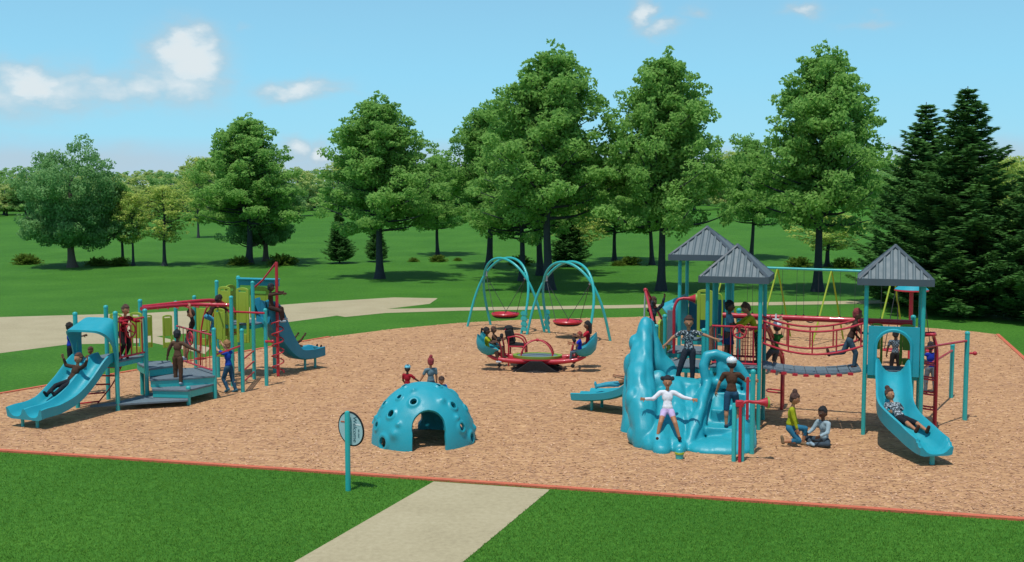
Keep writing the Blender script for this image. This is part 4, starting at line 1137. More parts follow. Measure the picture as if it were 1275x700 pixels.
for s in (-1, 1):
    for y in (-.36, .36):
        m = MB(); c = SP(s*1.40, y, .56); ax = (-sx*s*.48+Vector((0, 0, 1))).normalized()
        up = ax; fw = -sx*s
        rings = []; n = 24
        for k, zz_ in ((.15, -.10), (.6, -.07), (.9, .02), (1.05, .14), (1.08, .17), (1.0, .165), (.86, .03), (.5, -.04), (.1, -.06)):
            o_ = orient(fw, up); rings.append([c+o_ @ Vector((.25*k*math.cos(a), .33*k*math.sin(a)*(1.0), zz_+(.12*k*k if math.sin(a) < 0 else 0)*abs(math.sin(a)))) for a in [2*PI*i/n for i in range(n)]])
        m.loft(rings); m.build('bucket_seat', M['teal'], see)
        m = MB(); b0 = SP(s*.93, y, .30); m.tube(spline([b0, b0+sx*s*.02+Vector((0, 0, .3)), b0-sx*s*-.10+Vector((0, 0, .55))+sx*s*-.02], 6), .024, 8)
        hb = m.build('handlebar', M['red'], see); m = MB(); m.tube([b0+sx*s*.08+Vector((0, -.12, .56)), b0+sx*s*.08+Vector((0, .12, .56))], .02, 8)
        m.ell(b0+sx*s*.08+Vector((0, -.12, .56)), .05); m.ell(b0+sx*s*.08+Vector((0, .12, .56)), .05); m.build('grip', M['black'], hb)
        m = MB(); m.ell(SP(s*.98, y-.1, .18), (.055, .03, .055)); m.build('foot_wheel', M['black'], see)
# black adaptive chair with red arms behind the left seats
ch = thing('adaptive_chair', SP(-.62, .75, 0), 'black padded chair with red arm frames behind the left end of the seesaw', 'chair')
m = MB(); m.box(SP(-.60, .62, .58), (.50, .44, .09), 0, ax=orient(sy, Vector((.1, 0, 1)))); m.build('seat', M['black'], ch, bevel=.02)
m = MB(); m.box(SP(-.80, .62, .82), (.20, .46, .40), 0, ax=orient(sy, Vector((-.25, 0, 1)))); m.ell(SP(-.84, .62, 1.04), (.13, .2, .08)); m.build('backrest', M['black'], ch, bevel=.03)
m = MB()
for y in (.38, .86):
    m.tube(spline([SP(-.85, y, .80), SP(-.62, y, .84), SP(-.42, y, .74), SP(-.36, y, .48), SP(-.36, y, .02)], 5), .022, 8); m.tube([SP(-.82, y, .84), SP(-.82, y, .02)], .022, 8)
    m.tube([SP(-.82, y, .56), SP(-.36, y, .56)], .02, 8)
m.tube([SP(-.92, .45, 1.02), SP(-.92, .8, 1.02)], .02, 8); m.build('chair_frame', M['red'], ch)
# ================================================================== RIGHT PLAY STRUCTURE
u, v = frame(18)
T2 = G(944, 536); s = 1.04                     # front right post of the middle tower
T3 = G(1074.5, 542)
def P2(a, b, z=0.): p = T2+u*a+v*b; return Vector((p.x, p.y, z))
def P3(a, b, z=0.): p = T3+u*(a)+v*b; return Vector((p.x, p.y, z))
T1 = P2(-.535, .535)+ (Vector((4.38, 24.6, 0))-Vector((4.57, 22.27, 0)))
def P1(a, b, z=0.): p = Vector((T1.x, T1.y, 0))+u*(a+.52)+v*(b-.52); return Vector((p.x, p.y, z))   # origin front right
right = thing('play_structure', P2(1, .5), 'large teal play structure with three grey peaked roofs, rope bridge and moulded rock climber', 'play structure')
S = right
def tower(P, ztop, deckz, posts=True, apex=None):
    for (a, b) in ((0, 0), (-s, 0), (-s, s), (0, s)): post(S, P(a, b), ztop, r=.041)
    if deckz: deck(S, [P(-s+.04, .04), P(-.04, .04), P(-.04, s-.04), P(-s+.04, s-.04)], deckz)
def roof(P, z0, z1, half, cx=-.52, cy=.52):
    c = P(cx, cy); C = [c-u*half-v*half, c+u*half-v*half, c+u*half+v*half, c-u*half+v*half]
    m = MB(); ap = Vector((c.x, c.y, z1)); base = [Vector((p.x, p.y, z0)) for p in C]
    tr = MB()
    for i in range(4):
        a, b = base[i], base[(i+1) % 4]; nr = (b-a).cross(ap-a).normalized(); nr = nr if nr.z > 0 else -nr
        ns = 10; per = 8; d = b-a; mid = (a+b)/2; slope = ap-mid; lo, hi = [], []
        for k in range(ns*per+1):
            t_ = k/(ns*per); w_k = max(0, math.cos(2*PI*(t_*ns+.5)))**.7 if math.cos(2*PI*(t_*ns+.5)) > 0 else 0
            p0 = a+d*t_; top_t = 1-abs(t_-.5)*2; q = p0+slope*top_t
            lo.append(m.bm.verts.new(p0+nr*.035*w_k)); hi.append(m.bm.verts.new(q+nr*(.035*w_k*min(1, top_t*6))))
        for k in range(ns*per): m.face([lo[k], lo[k+1], hi[k+1], hi[k]])
        m.face([m.bm.verts.new(x-nr*.03) for x in (b, a, ap)], 0, False)
        e = (ap-a).normalized(); sd_ = d.normalized()
        # folded hip trim
        tr.tube([a+nr*.012, ap+Vector((0, 0, .015))], .036, 6)
        tr.slab(a-d.normalized()*.03, b+d.normalized()*.03, (z0-.10, z0+.03), .05)
    o_ = m.build('roof', M['roof'], S, auto=50)
    tr.ell(ap+Vector((0, 0, .01)), .045, None, 8, 6)
    tr.build('roof_trim', M['roof_trim'], o_)
tower(P2, 3.03, 1.25); roof(P2, 3.05, 3.66, .66)
P3r = lambda a, b, z=0.: P3(a+s, b, z)
tower(P3r, 3.05, 1.25); roof(P3r, 3.06, 3.68, .67)
tower(P1, 3.30, 1.50); roof(P1, 3.36, 3.96, .72)
# outer decks on the left of the middle tower
D = lambda a, b, z=0.: P2(-s+a, b, z)
for (a, b, t) in ((-s, 0, 2.02), (-s, s*.98, 2.12), (-s, s*1.95, 2.2)): post(S, D(a, b), t)
post(S, D(.0, -.04)+u*-.06, 1.98)
deck(S, [D(-s+.04, .0), D(-.05, .0), D(-.05, s), D(-s+.04, s)], 1.22)
deck(S, [D(-s+.04, s+.02), D(-.05, s+.02), D(-.05, 2*s), D(-s+.04, 2*s)], 1.36)
for k, (b0, b1) in enumerate(((.30, .70), (1.25, 1.7))): lime_panel(S, D(-s, b0), D(-s, b1), 1.05, 2.1, th=.05)
# wide half-round channels between posts at the middle tower's back and left
m = MB(); m.slab(D(0, .12), D(0, s-.1), (1.28, 2.0), .03); m.build('side_panel', M['red'], S, bevel=.01)
for (a, b) in ((.02, s+.04), (.30, s+.02)):
    m = MB(); m.lathe(D(a, b), [(.058, 0), (.058, 3.0)], 16); m.build('broad_post', M['teal_post' if a < .1 else 'teal_post'], S)
# rear tower slide hood and tube
hood(S, P1(-s, .5), -v, u, .9, 1.55, 2.45, -.02, .45)
m = MB(); m.slab(P1(-s+.05, s), P1(-.08, s), (1.5, 2.3), .03); m.build('side_panel', M['teal_dark'], S)
lime_panel(S, P1(-.65, .0), P1(-.30, .0), 1.55, 2.62); 
m = MB(); m.tube(spline([P1(-.26, 0, 1.6), P1(-.26, 0, 2.4), P1(-.2, 0, 2.52), P1(-.1, 0, 2.4), P1(-.1, 0, 1.6)], 6), .018, 8); m.build('loop_rail', M['lime'], S)
# red talking tube rising beside the rear steps
h0 = at(839, 436, 22.6); h1 = at(839, 392, 22.6)
def horn(parent, pts, tip, d, r0=.03, r1=.11, nm='talk_tube'):
    m = MB(); m.tube(spline(pts, 6), r0, 10); d = Vector(d).normalized()
    m.tube([tip, tip+d*.10, tip+d*.20, tip+d*.28], [r0, r0*1.05, r1*.6, r1], 18)
    o_ = m.build(nm, M['red'], parent); m = MB(); m.tube([tip+d*.262, tip+d*.292], r1*1.04, 18); m.build('rim', M['green_knob'], o_); return o_
horn(S, [at(839, 440, 22.6), at(839, 400, 22.6), at(839.5, 384, 22.6), at(844, 374, 22.6), at(851, 371.5, 22.6)], at(850, 371.5, 22.6), (1, -.1, -.03))
m = MB(); m.box(at(836, 408, 22.9), (.18, .04, .75), -R(18)); m.build('grey_panel', M['deck'], S, bevel=.01)
# red climbing tripod at the left
tp_ = at(803.5, 361, 22.3)
m = MB(); m.tube([tp_, at(813, 400, 21.9)], .028, 8); m.tube([tp_+Vector((.02, 0, 0)), at(824.5, 398, 23.2)], .028, 8); m.ell(tp_, .04); o_ = m.build('climbing_bars', M['red'], S)
m = MB(); m.tube([tp_, at(802, 400, 22.4), (tp_.x-.02, tp_.y, 0)], .018, 8); m.build('bar', M['steel'], o_)
# railings, wheel
barrier(S, P2(-s+.1, -.01), P2(-.05, -.01), 1.33, 2.07, 6, r=.010, ring=(.62, 1.98, .13, .06))
barrier(S, P2(-s+.35, s), P2(-.08, s), 1.33, 2.0, 6, r=.012)
m = MB()
for k in range(6):
    for j in range(7):
        pass
a, b = P2(-.42, s*.55), P2(-.1, s*.55)
for k in range(6): q = a.lerp(b, k/5); m.tube([Vector((q.x, q.y, 1.28)), Vector((q.x, q.y, 1.95))], .006, 6)
for k in range(9): m.tube([Vector((a.x, a.y, 1.3+.08*k)), Vector((b.x, b.y, 1.3+.08*k))], .006, 6)
m.build('net_panel', M['red'], S)
# bridge
bl, br = P2(.04, .07), P3(-s*1. - .04+0, .07)
br0 = P3(-s-.0, .07)
b_start, b_end = P2(.05, .1), P3(-.0, .1)
b_end = Vector((T3.x, T3.y, 0))-u*.05+v*.1+u*0
dv_ = (b_end-b_start); dv_.z = 0; LB = dv_.length; e = dv_.normalized(); f = Vector((-e.y, e.x, 0))
sag = lambda t: -.10*4*t*(1-t)
np_ = 9
for k in range(np_):
    t = (k+.5)/np_; c = b_start+e*LB*t+f*.42; c.z = 1.26+sag(t)
    tilt = math.atan(-.10*4*(1-2*t)/LB)
    ax = orient(f, Vector((e.x*math.sin(-tilt), e.y*math.sin(-tilt), math.cos(tilt))))
    m = MB(); m.box(c, (LB/np_*.975, .80, .06), ax=ax); pk = m.build('bridge_plank', M['deck'], S, bevel=.012)
    if k < np_-1:
        t2 = (k+1)/np_
        for o2 in (.0, .84):
            cc_ = b_start+e*LB*t2+f*o2; cc_.z = 1.225+sag(t2); m = MB(); m.box(cc_, (.10, .05, .05), math.atan2(e.y, e.x)); m.build('clamp', M['red'], pk)
for side, o0 in ((0, 0.), (1, .86)):
    m = MB()
    tz = lambda t: 2.20-.19*4*t*(1-t); lz = lambda t: 1.76-.20*4*t*(1-t)
    P = lambda t, z: (lambda q: Vector((q.x, q.y, z)))(b_start+e*LB*t+f*(o0-.06))
    m.tube([P(i/20, tz(i/20)) for i in range(21)], .021, 8); m.tube([P(i/20, lz(i/20)) for i in range(21)], .021, 8)
    for t in (.02, .26, .5, .74, .98): m.tube([P(t, tz(t)), P(t, lz(t))], .014, 6)
    m.build('bridge_rail', M['red'], S)
# overhead track behind the towers
t0, t1 = at(900, 392.5, 23.4), at(1136, 402, 22.1)
m = MB(); m.tube([t0, t1], .06, 12); m.build('overhead_track', M['red'], S)
for q in (at(920, 393, 23.3), at(1137, 402, 22.15)):
    post(S, Vector((q.x, q.y, 0)), q.z+.12)
m = MB(); q = at(966, 398, 22.9)
m.tube([q+Vector((0, 0, .12)), q+Vector((0, 0, 0))], .02, 8); m.tube([q-Vector((.13, 0, 0)), q+Vector((.13, 0, 0))], .02, 8); m.build('trolley_handle', M['white'], S)
# arch ladder right of the middle tower
foot = G(973, 511)
for k, dx in enumerate((0, .38)):
    m = MB(); f0 = foot+v*dx*0.9
    top = P2(-.25, s*.35+dx, 1.98)
    m.tube(spline([top, P2(.08, s*.45+dx*.9, 2.0), (P2(.0, s*.5+dx)+Vector((0, 0, 1.9))).lerp(Vector((f0.x, f0.y, 1.2)), .55), Vector((f0.x-.02, f0.y, 1.15)), Vector((f0.x, f0.y, .5)), Vector((f0.x, f0.y, -.1))], 6), .034, 10); m.build('arch_ladder', M['red'], S)
m = MB()
for z in (.38, .82, 1.2):
    m = MB(); m.tube([foot+Vector((0, 0, z)), foot+v*.34+Vector((0, 0, z))], .02, 8); m.tube(spline([foot+Vector((0, 0, z)), foot-u*.30+v*.02+Vector((0, 0, z+.02)), foot-u*.30+v*.3+Vector((0, 0, z+.02)), foot+v*.34+Vector((0, 0, z))], 5), .018, 8)
    m.build('ladder_loop', M['red'], S)
# slide tower: front panel with arched opening
def arch_panel(parent, p0, p1, z0, z1, ow, oz, mat):
    p0 = Vector(p0); p1 = Vector(p1); d = p1-p0; d.z = 0; W_ = d.length; d.normalize(); nn = Vector((d.y, -d.x, 0))
    m = MB(); n = 24; inn = []; out = []
    hw = ow/2
    prof_in = [(-hw, z0)]+[(-hw*math.cos(PI*i/n), oz-hw+hw*math.sin(PI*i/n)) for i in range(n+1)]+[(hw, z0)]
    prof_out = [(-W_/2, z0)]
    for i in range(n+1):
        a = PI*i/n; x = -math.cos(a); y = math.sin(a); k = 1/max(abs(x), abs(y)); xx = max(-1, min(1, x*k)); yy = y*k
        prof_out.append((xx*W_/2, (oz-hw)+(z1-oz+hw)*min(1, yy)))
    prof_out.append((W_/2, z0))
    c = (p0+p1)/2
    def lay(prof, o_): return [m.bm.verts.new(c+d*x+nn*o_+Vector((0, 0, z-c.z))) for x, z in prof]
    IF, OF, IB, OB = lay(prof_in, .06), lay(prof_out, .03), lay(prof_in, -.03), lay(prof_out, -.03)
    md = lay([(x*1.13, z0 if i in (0, n+2) else oz-hw+(z-oz+hw)*1.13) for i, (x, z) in enumerate(prof_in)], .065)
    md2 = lay([(x*1.2, z0 if i in (0, n+2) else oz-hw+(z-oz+hw)*1.2) for i, (x, z) in enumerate(prof_in)], .03)
    L_ = len(IF)
    for i in range(L_-1):
        for A_, B_ in ((OF, md2), (md2, md), (md, IF), (IF, IB), (IB, OB), (OB, OF)): m.face([A_[i], A_[i+1], B_[i+1], B_[i]])
    return m.build('entrance_panel', M[mat], parent)
arch_panel(S, P3(.05, .0), P3(s-.05, .0), 1.2, 2.16, .60, 2.06, 'teal')

# side wings of the slide tower
for a_ in (0., s):
    m = MB(); m.slab(P3(a_, .08), P3(a_, s-.08), (1.05, 2.12), .03); m.build('side_panel', M['teal'], S, bevel=.01)
lime_panel(S, P3(.10, s), P3(.34, s), 1.27, 2.1); lime_panel(S, P3(.66, s), P3(.94, s), 1.27, 2.1)
m = MB(); q = P3(.2, s-.35); m.box(P3(.5, .9, 1.02), (.5, .5, .3), -R(18)); m.build('under_panel', M['teal_dark'], S, bevel=.02)
# the big slide curving forward and to the right
c0 = P3(s/2, .03, 1.27)
pe = G(1166, 566, .22)
path = spline([c0, c0-v*.28+Vector((-.01, 0, -.05)), c0-v*.75+Vector((-.0, 0, -.34)), c0-v*1.2+Vector((.06, 0, -.68)), c0.lerp(pe, .74)+Vector((-.13, .0, -.15)), c0.lerp(pe, .90)+Vector((-.04, .0, -.08)), pe], 8)
big_path = path
nP = len(path); m = MB(); m.sweep(path, slide_prof(.56, .22, 1), scale=[(1+.05*math.sin(i/nP*PI), 1.15-.35*max(0, i/nP-.6)-(.45 if i > nP-4 else (.2 if i > nP-7 else 0))) for i in range(nP)]); bs_ = m.build('curved_slide', M['teal'], S)
m = MB(); q = path[-6]; m.tube([(q.x, q.y, -.1), (q.x, q.y, q.z-.02)], .045, 10); m.build('support_leg', M['teal_post'], bs_)
# small ridged slide leaving to the left
a0_ = D(-s-.02, s*.55, 1.2); ed = G(724, 493, .25); dd = ed-a0_; dd.z = 0; LL = dd.length; dd.normalize()
path = spline([a0_, a0_+dd*.12+Vector((0, 0, -.10)), a0_+dd*LL*.28+Vector((0, 0, -.60)), a0_+dd*LL*.48+Vector((0, 0, -.80)), a0_+dd*LL*.75+Vector((0, 0, -.91)), a0_+dd*LL+Vector((0, 0, -.96))], 6)
m = MB(); m.sweep(path, slide_prof(.78, .12, 2)); ls = m.build('double_slide', M['teal'], S)
side_d = Vector((-dd.y, dd.x, 0))
for k in (-.2, .2):
    q = path[-6]; m = MB(); m.tube([(q.x+side_d.x*k, q.y+side_d.y*k, -.1), (q.x+side_d.x*k, q.y+side_d.y*k, q.z-.01)], .035, 8); m.build('support_leg', M['teal_post'], ls)
# arch ladder right of the slide tower
fA = G(1164, 537)
for dx in (0., .30):
    m = MB(); f0 = fA+v*dx; tpz = 2.02
    m.tube(spline([P3(s+.03, .15+dx*.8, tpz-.02), P3(s+.22, .1+dx*.8, tpz), Vector((f0.x-.08, f0.y, tpz-.12)), Vector((f0.x-.01, f0.y, tpz-.4)), Vector((f0.x, f0.y, .9)), Vector((f0.x, f0.y, -.1))], 6), .032, 10); m.build('arch_ladder', M['red'], S)
m = MB()
for z in (.42, .72, 1.02, 1.32):
    m = MB(); m.tube(spline([fA+Vector((0, 0, z)), fA-u*.26+Vector((0, 0, z+.03)), fA-u*.26+v*.26+Vector((0, 0, z+.03)), fA+v*.30+Vector((0, 0, z))], 5), .018, 8)
    m.build('ladder_loop', M['red'], S)
# turning bars at the far right
pa, pb = G(1201, 524), G(1184, 496)
post(S, pa, 1.84); post(S, pb, 1.24)
m = MB(); m.tube([P3(s, .2, 1.74), Vector((pa.x, pa.y, 1.68))], .024, 8); m.tube([P3(s, s*.8, 1.2), Vector((pb.x, pb.y, 1.12))], .024, 8)
q = Vector((pa.x, pa.y, 1.42)); m.tube([q, q+Vector((.14, -.02, 0))], .022, 8); m.ell(q+Vector((.16, -.02, 0)), .045); m.build('turning_bar', M['red'], S)
# ---- moulded rock climber: one continuous teal casting
r = MB()
def E_(px, py, Y, rx, ry, rz, n=18): 
    c = at(px, py, Y); c.z = max(c.z, .02); r.ell(c, (rx, ry, rz), orient(v, Vector((0, 0, 1))), n, 12)
def C_(a, b, ra, rb=None):
    r.cap(at(*a), at(*b), ra, rb, 16)
# left fin
C_((805, 404, 21.8), (799, 434, 21.4), .15, .21); C_((799, 434, 21.4), (797, 470, 20.9), .21, .27); C_((797, 470, 20.9), (800, 515, 20.3), .27, .29); C_((800, 515, 20.3), (803, 552, 20.0), .29, .24)
C_((808, 404, 21.9), (818, 450, 21.8), .12, .22); C_((818, 450, 21.8), (838, 474, 21.7), .22, .2)
C_((792, 405+50, 21.8), (788, 540, 21.3), .22, .26); C_((806, 420, 22.2), (800, 520, 22.0), .16, .3)
for q in ((791, 428, 21.6, .12, .2, .2), (787, 455, 21.4, .14, .22, .26), (789, 500, 20.5, .17, .25, .3), (793, 541, 20.2, .2, .24, .22), (819, 478, 21.2, .22, .22, .26)): E_(*q)
# slide trough in the middle
r.box((at(850, 480, 21.5)+at(850, 480, 21.5))/2-Vector((0, 0, .6)), (1.2, .5, 1.1), -R(18))
C_((826, 482, 21.3), (822, 553, 19.75), .20, .22); C_((843, 484, 21.3), (840, 557, 19.75), .20, .2); C_((835, 486, 21.3), (836, 553, 19.85), .22, .22)
C_((826, 530, 20.4), (824, 562, 19.5), .2, .17); C_((848, 545, 20.3), (845, 560, 19.6), .18, .15); C_((862, 490, 21.2), (858, 545, 20.2), .2, .25)
C_((818, 500, 20.7), (812, 556, 19.8), .13, .2)
# ridge between trough and steps
C_((885, 474, 21.2), (873, 500, 20.7), .12, .15); C_((873, 500, 20.7), (866, 545, 20.05), .15, .15); C_((880, 480, 21.3), (882, 540, 20.5), .12, .2); C_((858, 516, 20.35), (862, 548, 19.95), .09, .13)
C_((893, 476, 21.3), (893, 520, 20.7), .14, .2); E_(850, 478, 21.4, .5, .25, .13); E_(880, 482, 21.6, .5, .25, .18)
C_((882, 474, 20.9), (868, 520, 20.15), .08, .11); C_((868, 520, 20.15), (856, 556, 19.75), .11, .10)
# steps on the right
E_(900, 560, 19.75, .56, .48, .20); E_(880, 564, 19.7, .4, .36, .15); E_(918, 556, 20.0, .36, .45, .28); E_(924, 540, 20.2, .2, .4, .34)
def tread(px, py, Y, z, w, d):
    p = at(px, py, Y); r.box((p.x, p.y+d/2, z/2), (w, d, z), -R(18))
tread(906, 545, 20.0, .34, .62, .55); tread(910, 520, 20.4, .60, .60, .5); tread(913, 500, 20.8, .86, .58, .5); tread(915, 485, 21.1, 1.08, .6, .4)
C_((931, 500, 20.9), (932, 552, 20.1), .12, .16); C_((931, 490, 21.1), (929, 560, 20.3), .10, .2)
# arched grab wall with holes
pts = [(879, 474, 20.9), (876, 455, 20.95), (880, 443, 21.0), (892, 441, 21.0), (906, 446, 20.95), (920, 457, 20.9), (929, 471, 20.85), (933, 490, 20.8), (933, 512, 20.6)]
for a, b in zip(pts[:-1], pts[1:]): C_(a, b, .095)
C_((878, 476, 20.95), (900, 478, 20.95), .10); C_((900, 446, 21), (903, 478, 20.95), .09); C_((903, 458, 20.95), (928, 474, 20.9), .075); C_((908, 482, 20.95), (926, 494, 20.8), .07); C_((897, 452, 21), (898, 474, 20.95), .09); C_((900, 480, 20.95), (918, 482, 20.9), .07); C_((905, 460, 21), (915, 474, 21), .06)
E_(883, 468, 21, .09, .1, .12)
rx_ = at(882, 500, 20.5).x
def rock(p):
    q = Vector((p.x*4.2, p.y*3.2, p.z*1.3))
    a = noise.noise(q)*.07+noise.noise(q*1.9+Vector((5, 2, 1)))*.022
    k = max(.12, min(1, (rx_-p.x)/.25))
    return a*min(1, max(.15, p.z*3))*k*.8
rk = put_remesh('rock_climber', r, .024, M['teal'], S, 4, rock, fac=.5)

# ================================================================== SINGLE THINGS AROUND IT
q = G(921, 576)
tt = thing('talk_tube_post', q, 'red speaking trumpet bent over on a teal double post, in front of the rock climber', 'talk tube')
for dx in (-.09, .09 if False else .10):
    m = MB(); m.lathe((q.x+dx*.75-.03, q.y+.04, 0), [(.042, -.1), (.042, 1.02), (.03, 1.05)], 14); m.build('post', M['teal_post'], tt)
zt = 1.02
horn(tt, [q+Vector((-.01, -.03, z)) for z in (-.05, .5, .92)]+[q+Vector((.0, -.03, 1.03)), q+Vector((.10, -.03, 1.09)), q+Vector((.2, -.03, 1.08))], q+Vector((.19, -.03, 1.08)), (1, 0, -.02), r0=.028, r1=.10, nm='trumpet')
m = MB(); m.box(q+Vector((-.02, -.01, 1.05)), (.14, .09, .12)); m.build('bracket', M['red'], tt, bevel=.02)
q2 = at(933, 480, 20.05); m = MB(); m.tube([(q2.x-.03, q2.y, 1.3), (q2.x-.03, q2.y, .5)], .028, 8); m.build('grab_rail', M['red'], right)
q2 = G(936, 566); post(right, Vector((q2.x, q2.y, 0)), 1.52, r=.045)
q = G(846, 572)
bk = thing('toy_bucket', q, 'small teal bucket with yellow-green band and domed lid, before the rock climber', 'bucket')
m = MB(); m.lathe(q, [(.055, 0), (.07, .015), (.075, .10)], 20); m.build('pail', M['teal_post'], bk)
m = MB(); m.lathe(q, [(.078, .095), (.083, .10), (.083, .128), (.078, .133)], 20); m.build('band', M['yellow_green'], bk)
m = MB(); m.lathe(q, [(.074, .131), (.070, .17), (.045, .20), (.02, .21)], 20); m.build('lid', M['teal'], bk)

# swing set behind the bridge
y0 = 35.3
bL, bR = at(897, 331.5, 35.8), at(1122, 339.5, 33.6)
sw = thing('swing_frame', ((bL.x+bR.x)/2, (bL.y+bR.y)/2, 0), 'long swing frame behind the bridge with a teal top beam and slanting yellow-green legs', 'swing frame')
m = MB(); m.tube([bL, bR], .042, 10); m.build('top_beam', M['teal_post'], sw)
be = (bR-bL).normalized(); bn = Vector((be.y, -be.x, 0)).normalized()
for t in (.03, .33, .63, .96):
    p = bL.lerp(bR, t)
    for sgn in (-1, 1):
        m = MB(); m.tube([p, p+bn*1.05*sgn-be*(.45 if sgn > 0 else -.32)-Vector((0, 0, p.z+.1))], .027, 8); m.build('leg', M['yellow_green'], sw)
for i, t in enumerate((.12, .23, .40, .52, .72, .86)):
    p = bL.lerp(bR, t)
    st = thing('belt_swing', (p.x, p.y, .55), ['first black belt swing from the left end of the long swing frame', 'second black belt swing from the left, behind the yellow-shirted child', 'third belt swing from the left, left one behind the rope bridge', 'fourth belt swing from the left, behind the middle of the rope bridge', 'fifth belt swing from the left, behind the right end of the rope bridge', 'sixth belt swing, seen beside the slide tower'][i], 'swing', 'black belt swings', 0)
    m = MB(); w = .22; pts = [p+be*x for x in (-w, w)]
    prof = [p+be*(x*w)+Vector((0, 0, .62-p.z+.13*x*x)) for x in [k/6-1 for k in range(13)]]
    rings = [[q+bn*.08, q+bn*.08+Vector((0, 0, .02)), q-bn*.08+Vector((0, 0, .02)), q-bn*.08] for q in prof]
    m.loft(rings, True, True, True); m.ell(prof[0]+Vector((0, 0, .05)), (.035, .05, .09)); m.ell(prof[-1]+Vector((0, 0, .05)), (.035, .05, .09)); m.build('seat', M['black'], st)
    m = MB()
    for q, x in ((prof[0], -w), (prof[-1], w)): m.tube([q+Vector((0, 0, .08)), Vector((p.x, p.y, p.z))+be*x*1.05], .006, 5)
    m.build('chain', M['chain'], st)
# spinner with small teal roof
q = at(1135, 362, 30.); q0 = Vector((q.x, q.y, 0))
spn = thing('spinning_mast', q0, 'red spinning mast with a little teal cone roof behind the slide tower', 'spinner')
m = MB(); m.tube([q0-Vector((0, 0, .1)), q0+Vector((0, 0, 2.15))], .055, 12); m.build('mast', M['red'], spn)
m = MB(); m.lathe(q0, [(.44, 2.06), (.45, 2.10), (.30, 2.22), (.12, 2.33), (.03, 2.38)], 24); m.build('cone_roof', M['teal'], spn)
m = MB(); m.torus(q0+Vector((0, 0, 2.07)), (0, 0, 1), .44, .022); m.build('rim', M['red'], spn)
for i, (dx, dy) in enumerate(((-.5, .1), (.42, .05))):
    c = q0+Vector((dx, dy, .36))
    ds = thing('hanging_disc', c, ['red and black disc seat hanging by chains left of the spinning mast', 'red and black disc seat hanging by chains right of the spinning mast'][i], 'swing seat', 'disc seats of the spinning mast')
    m = MB(); m.lathe(c, [(.05, -.02), (.22, 0), (.24, .03), (.22, .05), (.05, .04)], 20); m.build('seat', M['red'], ds)
    m = MB()
    for a in (-.18, .18): m.tube([c+Vector((a, 0, .04)), q0+Vector((dx*.75+a*.2, dy, 2.05))], .011, 6)
    m.build('chain', M['chain'], ds)
# ================================================================== CHILDREN
BR = (70, 52, 40); DK = (36, 40, 46); JEAN = (52, 78, 96)
def legs(l, r, ls=None, rs=None): return dict(thL=l, thR=r, shL=ls or l, shR=rs or r)
# --- left structure
p = at(78, 474, 22.75)
kid('child in brown shirt sliding down the double slide, both arms raised', G(88, 480, .66), (-.5, -1), dict(T=(-.05, -.62, 1), Hd=(0, -.1, 1), uaL=(-.9, .2, .45), faL=(-.7, .3, .8), uaR=(1, .1, .1), faR=(.1, .3, 1), thL=(-.15, 1, -.18), shL=(-.1, .9, -.4), thR=(.2, 1, -.15), shR=(.05, .8, -.55)), 'seat', 1.2, 'tan', BR, 'long', DK, haircol=(92, 60, 44))
q = u, v
u17, v17 = frame(17); Lw = lambda a, b, z=0.: Vector((*(G(147, 512)+u17*a+v17*b).xy, z))
kid('child in red checked shirt and black trousers leaning on the wheel beside the slide hood', Lw(-.15, .42, 1.08), (.8, -.5), dict(T=(.0, .22, 1), Hd=(0, .2, 1), uaL=(-.2, .8, -.35), faL=(.1, 1, .1), uaR=(.2, .8, -.5), faR=(0, 1, 0), thL=(-.1, .35, -1), shL=(0, -.55, -1), thR=(.1, .55, -1), shR=(.1, -.5, -1)), 'feet', 1.18, 'tan', (178, 34, 48, 'check'), 'long', (28, 28, 30), haircol=(84, 56, 44), shoes=(70, 44, 34))
kid('child in plain brown clothes with black hair walking up the grey steps, seen from behind', G(222, 479, .40), (.25, 1), dict(T=(0, .02, 1), uaL=(-.6, 0, -1), faL=(-.3, .1, -1), uaR=(1, .2, -.6), faR=(1, .3, -.5), thL=(-.05, .1, -1), shL=(0, -.05, -1), thR=(.05, -.05, -1)), 'feet', 1.2, 'dark', (92, 70, 56), 'long', (84, 62, 48), haircol=(24, 32, 38), shoes=(150, 165, 175))
hp = at(233, 384, 26.0)
kid('child in dark brown shirt hanging by both hands from the red overhead ladder', at(236, 383, 26.2), (-1, -.3), dict(T=(.0, -.28, 1), Hd=(0, .35, 1), uaL=(-.2, .25, 1), faL=(.1, .1, 1), uaR=(.2, .35, 1), faR=(0, .1, 1), thL=(-.1, .1, -1), shL=(0, .25, -1), thR=(.1, .35, -1), shR=(0, .1, -1)), 'hands', 1.22, 'tan', (52, 40, 34), 'short', (96, 104, 112), 'shorts', haircol=(70, 46, 34), shoes=(190, 200, 208))
kid('child in dark shirt and bright blue jeans bent over the middle climbing arch', at(259, 398, 26.6), (.7, .6), dict(T=(0, .75, 1), Hd=(0, .5, .8), uaL=(-.2, .8, -.3), faL=(0, .8, -.5), uaR=(.2, .9, -.3), faR=(0, .8, -.5), thL=(-.2, .8, -.4), shL=(0, -.3, -1), thR=(.2, .7, -.5), shR=(0, -.4, -1)), 'seat', 1.15, 'dark', (60, 44, 38), 'long', (70, 150, 180), haircol=(36, 26, 22), shoes=(150, 190, 200))
kid('sandy-haired child in blue shirt striding below a red bar, both hands on it', G(292, 489), (-.9, .4), dict(T=(0, .08, 1), Hd=(0, .1, 1), uaL=(-.15, .8, .4), faL=(0, .6, .9), uaR=(.15, .8, .25), faR=(0, .7, .8), thL=(-.05, .4, -1), shL=(0, -.5, -1), thR=(.05, -.15, -1), shR=(0, -.35, -1)), 'feet', 1.2, 'light', (28, 70, 170), 'short', (46, 84, 110), haircol=(160, 118, 76), shoes=(60, 110, 130), foot='R')
